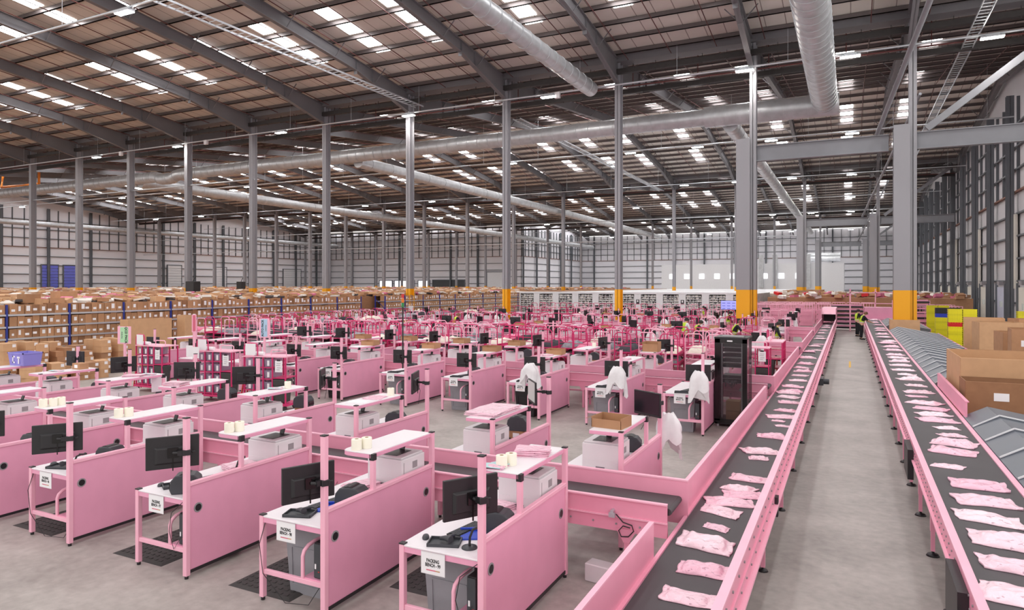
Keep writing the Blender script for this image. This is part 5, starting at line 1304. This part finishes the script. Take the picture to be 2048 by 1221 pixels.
# black slatted racks either side of the two workers
def slat_rack(w, h):
    p = Proto('slatted_rack'); mb = MB()
    for x in (-w/2, w/2): mb.box((x-.03, -.3, 0), (x+.03, .3, h))
    p.add('posts', mb.mesh('posts', 'pale_pink')); s = MB()
    for k in range(int(h/.3)): s.box((-w/2, -.3, .12+k*.3), (w/2, .3, .24+k*.3), 0); s.box((-w/2+.1, -.31, .26+k*.3), (w/2-.1, .25, .36+k*.3), 1)
    p.add('slats', s.mesh('slats', ['black_plastic', 'pink'])); return p
slat_rack(2.1, 1.9).put((-.2, 55.2, 0), 0, 'black slatted rack with pink rows at the aisle end', 'rack')
slat_rack(2.4, 2.1).put((4.1, 59.4, 0), 0, 'black slatted rack between the right belt and the yellow column', 'rack')
tag(ob('goal_post', MB().box((-.05, 54, 0), (.05, 54.1, 3.0)).box((2.95, 54, 0), (3.05, 54.1, 3.0)).box((1.55, 54, 0), (1.62, 54.1, 3.0)).box((-.05, 54, 2.7), (3.05, 54.1, 2.76)).box((-.05, 54, 1.95), (3.05, 54.1, 2.0)).mesh('goal', 'pale_pink')), 'pale pink goal-post frame across the end of the aisle', 'frame')
tag(ob('merge_table', MB().box((.7, 53, .6), (3.6, 54.6, .95)).box((.9, 53.6, .95), (2.6, 55.6, 1.7)).mesh('merge', 'pink')), 'pink sorting table at the end of the right belt', 'table')
tag(ob('aisle_mark', MB().box((-.05, 30.2, 0), (.03, 32.6, .003)).mesh('mark', 'floor_yellow')), 'short yellow dash on the aisle floor', 'marking')
# ================================================================== server rack, signs, screens, people
def server_rack():
    p = Proto('server_rack'); w, d, h = .72, .82, 2.04
    p.add('frame', MB().box((0, 0, .06), (.06, .06, h)).box((w-.06, 0, .06), (w, .06, h)).box((0, d-.06, .06), (.06, d, h)).box((w-.06, d-.06, .06), (w, d, h)).box((0, 0, .06), (w, d, .14)).mesh('rk_frame', 'black_plastic'))
    p.add('top_panel', MB().box((-.01, -.01, h), (w+.01, d+.01, h+.04)).box((.1, .2, h+.04), (.6, .6, h+.045), 1).mesh('rk_top', ['black_plastic', 'vent_grey'], .004))
    p.add('door_frame', MB().box((0, -.02, .14), (.12, 0, h)).box((w-.1, -.02, .14), (w, 0, h)).box((0, -.02, h-.09), (w, 0, h)).box((0, -.02, .1), (w, 0, .18)).mesh('rk_door', 'black_gloss'), [('door_badge', MB().box((.28, -.024, h-.06), (.4, -.02, h-.03)).mesh('badge', 'paper'))])
    p.add('glass_door', MB().box((.12, -.014, .18), (w-.1, -.008, h-.09)).mesh('rk_glass', 'tinted_glass'))
    p.add('side_glass', MB().box((w-.006, .06, .14), (w, d-.06, h)).mesh('rk_side', 'tinted_glass'))
    p.add('side_panel', MB().box((0, .06, .14), (.008, d-.06, h)).mesh('rk_left', 'black_plastic'))
    p.add('rails', MB().box((.14, .05, .2), (.165, .08, h-.1)).box((w-.135, .05, .2), (w-.11, .08, h-.1)).mesh('rk_rails', 'alloy'))
    for z in (1.85, 1.74, 1.62, 1.5, 1.38, 1.12, 1.02):
        p.add('equipment_unit', MB().box((.16, .08, z), (w-.13, .5, z+.07)).box((.15, .075, z-.008), (w-.12, .09, z), 1).mesh('rk_unit', ['charcoal_plastic', 'alloy']))
    cb_ = MB(); rr = random.Random(4)
    for k in range(16):
        x0, x1 = rr.uniform(.18, .5), rr.uniform(.2, .55); cb_.tube([(x0, .06, 1.08), ((x0+x1)/2, .03, .96+rr.uniform(-.06, .06)), (x1, .06, 1.06)], .006, 5)
    p.add('patch_cables', cb_.mesh('rk_cables', 'ink_grey'))
    p.add('castor_feet', MB().tube([(.06, .06, 0), (.06, .06, .06)], .03, 8).tube([(w-.06, .06, 0), (w-.06, .06, .06)], .03, 8).tube([(.06, d-.06, 0), (.06, d-.06, .06)], .03, 8).tube([(w-.06, d-.06, 0), (w-.06, d-.06, .06)], .03, 8).mesh('rk_feet', 'alloy'))
    return p
RKX, RKY = -2.83, 16.32
server_rack().put((RKX, RKY, 0), 0, 'tall black glass-door server rack beside the left belt', 'server rack')
carton(.34, .3, .22, 'cardboard_pale').put((RKX+.38, RKY+.3, .36), pi/2, 'pale carton inside the server rack, upper of two at the bottom', 'carton')
carton(.34, .3, .2, 'cardboard').put((RKX+.38, RKY+.3, .15), pi/2, 'darker carton inside the server rack, lowest', 'carton')
CL[0].put((-3.35, 22.2, 1.127), .2, 'teal-grey clothes heaped behind the server rack', 'clothes')
# zone signs on poles
def zone_sign(txt, sub, m_, wd, hg, rot, pole):
    p = Proto('zone_sign')
    p.add('pole', MB().box((-.03, -.02, -pole), (.03, .02, 0)).mesh('sign_pole', 'pale_pink'))
    p.add('board', MB().box((-wd/2, -.03, 0), (wd/2, -.02, hg)).mesh('sign_board', 'pale_pink'))
    p.add('sheet', MB().box((-wd*.3, -.034, .03), (wd*.3, -.03, hg-.02)).mesh('sign_sheet', m_),
          [] if not txt else [('lettering', xform(textmesh(txt, .085, 'ink'), Matrix.Translation((wd*.14 if rot < 0 else -wd*.14, -.036, hg/2)) @ RX90 @ Matrix.Rotation(rot, 4, 'Z'))),
           ('small_print', xform(textmesh(sub, .045, 'ink_grey'), Matrix.Translation((-wd*.16 if rot < 0 else wd*.16, -.036, hg/2)) @ RX90 @ Matrix.Rotation(rot, 4, 'Z')))])
    return p
mat('sheet_green', (176, 222, 176), .7); mat('sheet_blue', (176, 208, 232), .7)
q = aty(250, 688, 11.3); zone_sign('QCD PACK', 'single line', 'sheet_green', .36, .45, -pi/2, q.z-.0).put(q, radians(22), 'pink and green zone sign reading QCD PACK on a pole at left', 'sign')
q = aty(529, 676, 14.4); zone_sign('AUTO PACK', 'multi lines', 'sheet_blue', .3, .56, pi/2, q.z).put(q, radians(28), 'pink and blue zone sign reading AUTO PACK above the third tote trolley', 'sign')
q = aty(388, 665, 13.2); zone_sign('', '', 'mailer_red', .12, .5, pi/2, q.z).put(q, radians(60), 'narrow pink zone sign seen almost edge-on beside the first tote trolley', 'sign')
q = aty(388, 700, 13.2)
for i, dz in enumerate((0, -.03)): tag(ob('hanging_sheet', MB().box((-.1, -.004, -.32), (.1, 0, 0)).mesh('sheet', 'paper'), None, q+Vector((-.12+.26*i, -.05, .12+dz)), .3), 'white sheet taped to the edge-on sign pole, %s one' % ('left', 'right')[i], 'notice')
p_ = aty(820, 612, 41.3)
tag(ob('column_notice', MB().box((-.3, -.02, -.35), (.3, 0, .0)).box((-.0, -.02, -.7), (.3, 0, -.36)).mesh('notice', 'paper'), None, p_), 'white notices stuck on the yellow foot of the column left of centre', 'notice')
tag(ob('column_notice', MB().box((-.55, -.02, -1.0), (.35, 0, .6)).mesh('notice', 'paper'), None, aty(1750, 598, 90.8)), 'white notice with pictograms on the far yellow column at the aisle end', 'notice')
tv = Proto('display_screen'); tv.add('casing', MB().box((-.5, 0, 0), (.5, .06, .58)).mesh('tv_case', 'black_plastic')); tv.add('screen', MB().box((-.48, -.004, .02), (.48, 0, .56)).mesh('tv_screen', 'screen_blue'))
g_ = MB()
for a in range(3):
    for b_ in range(3): g_.box((-.42+.3*a, -.007, .06+.17*b_), (-.22+.3*a, -.004, .09+.17*b_))
tv.add('tile_text', g_.mesh('tv_text', 'blue_upright')); tv.add('stand', MB().box((-.04, .02, -1.75), (.04, .06, 0)).mesh('tv_stand', 'black_plastic'))
q = aty(1458, 620, 44.2); tv.put(q, 0, 'pale blue wall display left of the thick yellow column', 'screen')

# ---- people
def skinmesh(nm, chains, m_, sub=1):
    """chains: lists of (point, radius) joined where points coincide; grown into one surface"""
    bm = bmesh.new(); lay = bm.verts.layers.skin.verify(); idx = {}
    def V(p, r):
        k = tuple(round(c, 3) for c in p)
        if k not in idx:
            v = bm.verts.new(p); v[lay].radius = (r, r); idx[k] = v
        return idx[k]
    first = None
    for ch in chains:
        pv = None
        for p, r in ch:
            v = V(p, r)
            if first is None: first = v; v[lay].use_root = True
            if pv is not None and pv is not v and bm.edges.get((pv, v)) is None: bm.edges.new((pv, v))
            pv = v
    me = bpy.data.meshes.new(nm+'_sk'); bm.to_mesh(me); bm.free()
    t = bpy.data.objects.new('tmp', me); COL.objects.link(t)
    t.modifiers.new('s', 'SKIN').use_smooth_shade = True
    sd = t.modifiers.new('d', 'SUBSURF'); sd.levels = sub; sd.render_levels = sub
    dg = bpy.context.evaluated_depsgraph_get(); out = bpy.data.meshes.new_from_object(t.evaluated_get(dg)); bpy.data.objects.remove(t)
    out.materials.clear(); out.materials.append(M[m_]); out.name = nm
    for p in out.polygons: p.use_smooth = True
    return out
def person(pose, hair, top, vest):
    """faces +y; pose gives the lean, how far the arms reach and the head tilt"""
    lean, reach, nod = pose
    P_ = lambda x, y, z: (x, y+lean*max(0, z-.95), z-lean*.25*max(0, z-.95))
    pel = P_(0, 0, .95); ch = P_(0, .0, 1.28); nk = P_(0, .01, 1.47); hd = (nk[0], nk[1]+.04+nod*.1, nk[2]+.13-nod*.03)
    sh = {s: P_(s*.17, 0, 1.42) for s in (-1, 1)}
    el = {s: (sh[s][0]+s*.05, sh[s][1]+.08+.12*reach, sh[s][2]-.27+.02*reach) for s in (-1, 1)}
    wr = {s: (el[s][0]-s*.06, el[s][1]+.1+.14*reach, el[s][2]-.2+.12*reach) for s in (-1, 1)}
    leg = {s: [((s*.09, 0, .9), .085), ((s*.1, .01, .5), .058), ((s*.1, -.02, .09), .042)] for s in (-1, 1)}
    body = [[(pel, .13), (ch, .135), (nk, .055), ((nk[0], nk[1]+.02, nk[2]+.05), .05), (hd, .092), ((hd[0], hd[1]+.015, hd[2]+.07), .08)]]
    for s in (-1, 1):
        hand = (wr[s][0], wr[s][1]+.07, wr[s][2]-.03)
        body.append([(ch, .135), (sh[s], .06), (el[s], .042), (wr[s], .028), (hand, .03)])
        for k in range(4): body.append([(hand, .03), ((hand[0]-.024+.016*k, hand[1]+.05, hand[2]-.012), .009), ((hand[0]-.024+.016*k, hand[1]+.085-.01*abs(k-1), hand[2]-.035), .008)])
        body.append([(hand, .03), ((hand[0]-s*.045, hand[1]+.02, hand[2]-.005), .01), ((hand[0]-s*.05, hand[1]+.05, hand[2]-.02), .009)])
        body.append([(pel, .13)]+leg[s]+[((s*.1, .06, .04), .035), ((s*.1, .14, .03), .03)])
    body.append([(hd, .092), ((hd[0], hd[1]+.1, hd[2]-.005), .018)])
    p = Proto('person', skinmesh('body', body, 'skin'))
    p.add('trousers', skinmesh('trousers', [[((0, 0, 1.0), .14), (pel, .145)]+[(v, r+.02) for v, r in leg[1]], [(pel, .145)]+[(v, r+.02) for v, r in leg[-1]]], 'cloth_black'))
    tp = [[(pel, .14), (ch, .15), (P_(0, .01, 1.43), .085)]]
    for s in (-1, 1): tp.append([(ch, .15), (sh[s], .075), (el[s], .055)]+([(tuple(el[s][i]+.7*(wr[s][i]-el[s][i]) for i in range(3)), .045)] if top != 'cloth_black' or reach < .5 else []))
    p.add('top', skinmesh('top', tp, top))
    if vest:
        v = skinmesh('vest', [[(P_(0, 0, .92), .155), (P_(0, 0, 1.12), .162), (ch, .168), (P_(0, 0, 1.4), .12)], [(P_(0, 0, 1.4), .12), (P_(.12, 0, 1.43), .075)], [(P_(0, 0, 1.4), .12), (P_(-.12, 0, 1.43), .075)]], 'hivis')
        p.add('hi_vis_vest', v, [('reflective_band', MB().lathe([(.172, -.02), (.174, .0), (.172, .02)], (pel[0], P_(0, 0, 1.05)[1], P_(0, 0, 1.05)[2]), 18).mesh('band', 'hivis_silver'))])
    hr_ = MB(); n = 14; vs = []
    for i in range(7):
        a = i/6*pi*.62
        for k in range(n): vs.append((hd[0]+.105*sin(a)*cos(2*pi*k/n), hd[1]-.015+.118*sin(a)*sin(2*pi*k/n)-.02*i/6, hd[2]+.03+.115*cos(a)))
    hr_.quadset(vs, [(i*n+k, i*n+(k+1) % n, (i+1)*n+(k+1) % n, (i+1)*n+k) for i in range(6) for k in range(n)], 0, True)
    p.add('hair', hr_.mesh('hair', hair))
    e = MB()
    for s in (-1, 1): e.cb((hd[0]+s*.033, hd[1]+.092, hd[2]+.012), (.022, .012, .01))
    e.cb((hd[0], hd[1]+.09, hd[2]-.05), (.04, .012, .008))
    p.add('face_features', e.mesh('eyes', 'hair_dark'))
    for s in (-1, 1): p.add('shoe', MB().box((s*.1-.045, -.07, 0), (s*.1+.045, .19, .075)).mesh('shoe', 'cloth_black', .02, 2))
    return p
PP = [(.1, .1, .6), (.25, .9, 1.), (.0, .3, .2), (.45, 1., 1.)]
PEOPLE = [  # x px, y px of head centre, depth Y, pose, facing, hair, top, vest, label
 (1737, 626, 45.9, 1, -75, 'hair_brown', 'cloth_black', 1, 'person in yellow vest reaching over the right belt, the nearer of the aisle pair'),
 (1726, 622, 48.6, 2, -60, 'hair_dark', 'cloth_black', 1, 'person in yellow vest standing behind the reaching worker in the aisle'),
 (1391, 634, 31.6, 1, -60, 'hair_dark', 'cloth_black', 1, 'person in yellow vest bending over a bench left of the thick column'),
 (1369, 632, 33.0, 0, -40, 'hair_dark', 'cloth_white', 1, 'person in yellow vest and white top behind the bending worker'),
 (1457, 614, 42.5, 0, -80, 'hair_dark', 'cloth_black', 1, 'person with dark hair by the blue display screen'),
 (1465, 641, 33.2, 3, -80, 'hair_brown', 'cloth_black', 1, 'person leaning low in front of the thick yellow column'),
 (1551, 642, 31.5, 0, -80, 'hair_dark', 'cloth_black', 1, 'person in dark hooded top right of the thick yellow column'),
 (1579, 621, 42.8, 0, -90, 'hair_dark', 'cloth_black', 1, 'person in yellow vest far back right of the thick column'),
 (1204, 622, 42.6, 1, -90, 'hair_brown', 'cloth_black', 1, 'person facing right just left of the middle yellow column'),
 (909, 629, 33.3, 1, -30, 'hair_brown', 'cloth_black', 1, 'person in yellow vest looking down, right of the left yellow column'),
 (956, 622, 42.4, 1, -90, 'hair_dark', 'cloth_black', 1, 'person in yellow vest bending far back between the yellow columns'),
 (771, 630, 33.2, 0, 10, 'hair_brown', 'hivis', 0, 'person in bright yellow top left of the left yellow column'),
 (764, 634, 32.6, 0, -30, 'hair_dark', 'hivis', 1, 'darker-haired person in yellow beside the one in bright yellow'),
 (881, 624, 38, 2, -20, 'hair_dark', 'cloth_black', 0, 'person in black between benches, left of the looking-down worker'),
 (1409, 612, 52, 0, 160, 'hair_dark', 'cloth_black', 1, 'person far back before the white shelving, left of the display'),
]
for (x, y, Y, ps, fc, hr_, tp, vs_, lb) in PEOPLE:
    q = aty(x, y, Y)
    if x > 1700: q.x = .6 if x > 1730 else .42
    person(PP[ps], hr_, tp, vs_).put((q.x, q.y, 0), radians(fc), lb, 'person')
# orange and other small goods
tag(ob('pallet_truck', MB().box((-.5, -.4, .0), (.5, .4, .5)).tube([(0, .4, .5), (0, .7, 1.2)], .03, 8).mesh('truck', 'charcoal_plastic', .05), None, (8.0, 62, 0)), 'grey pallet truck by the right wall doors', 'truck')
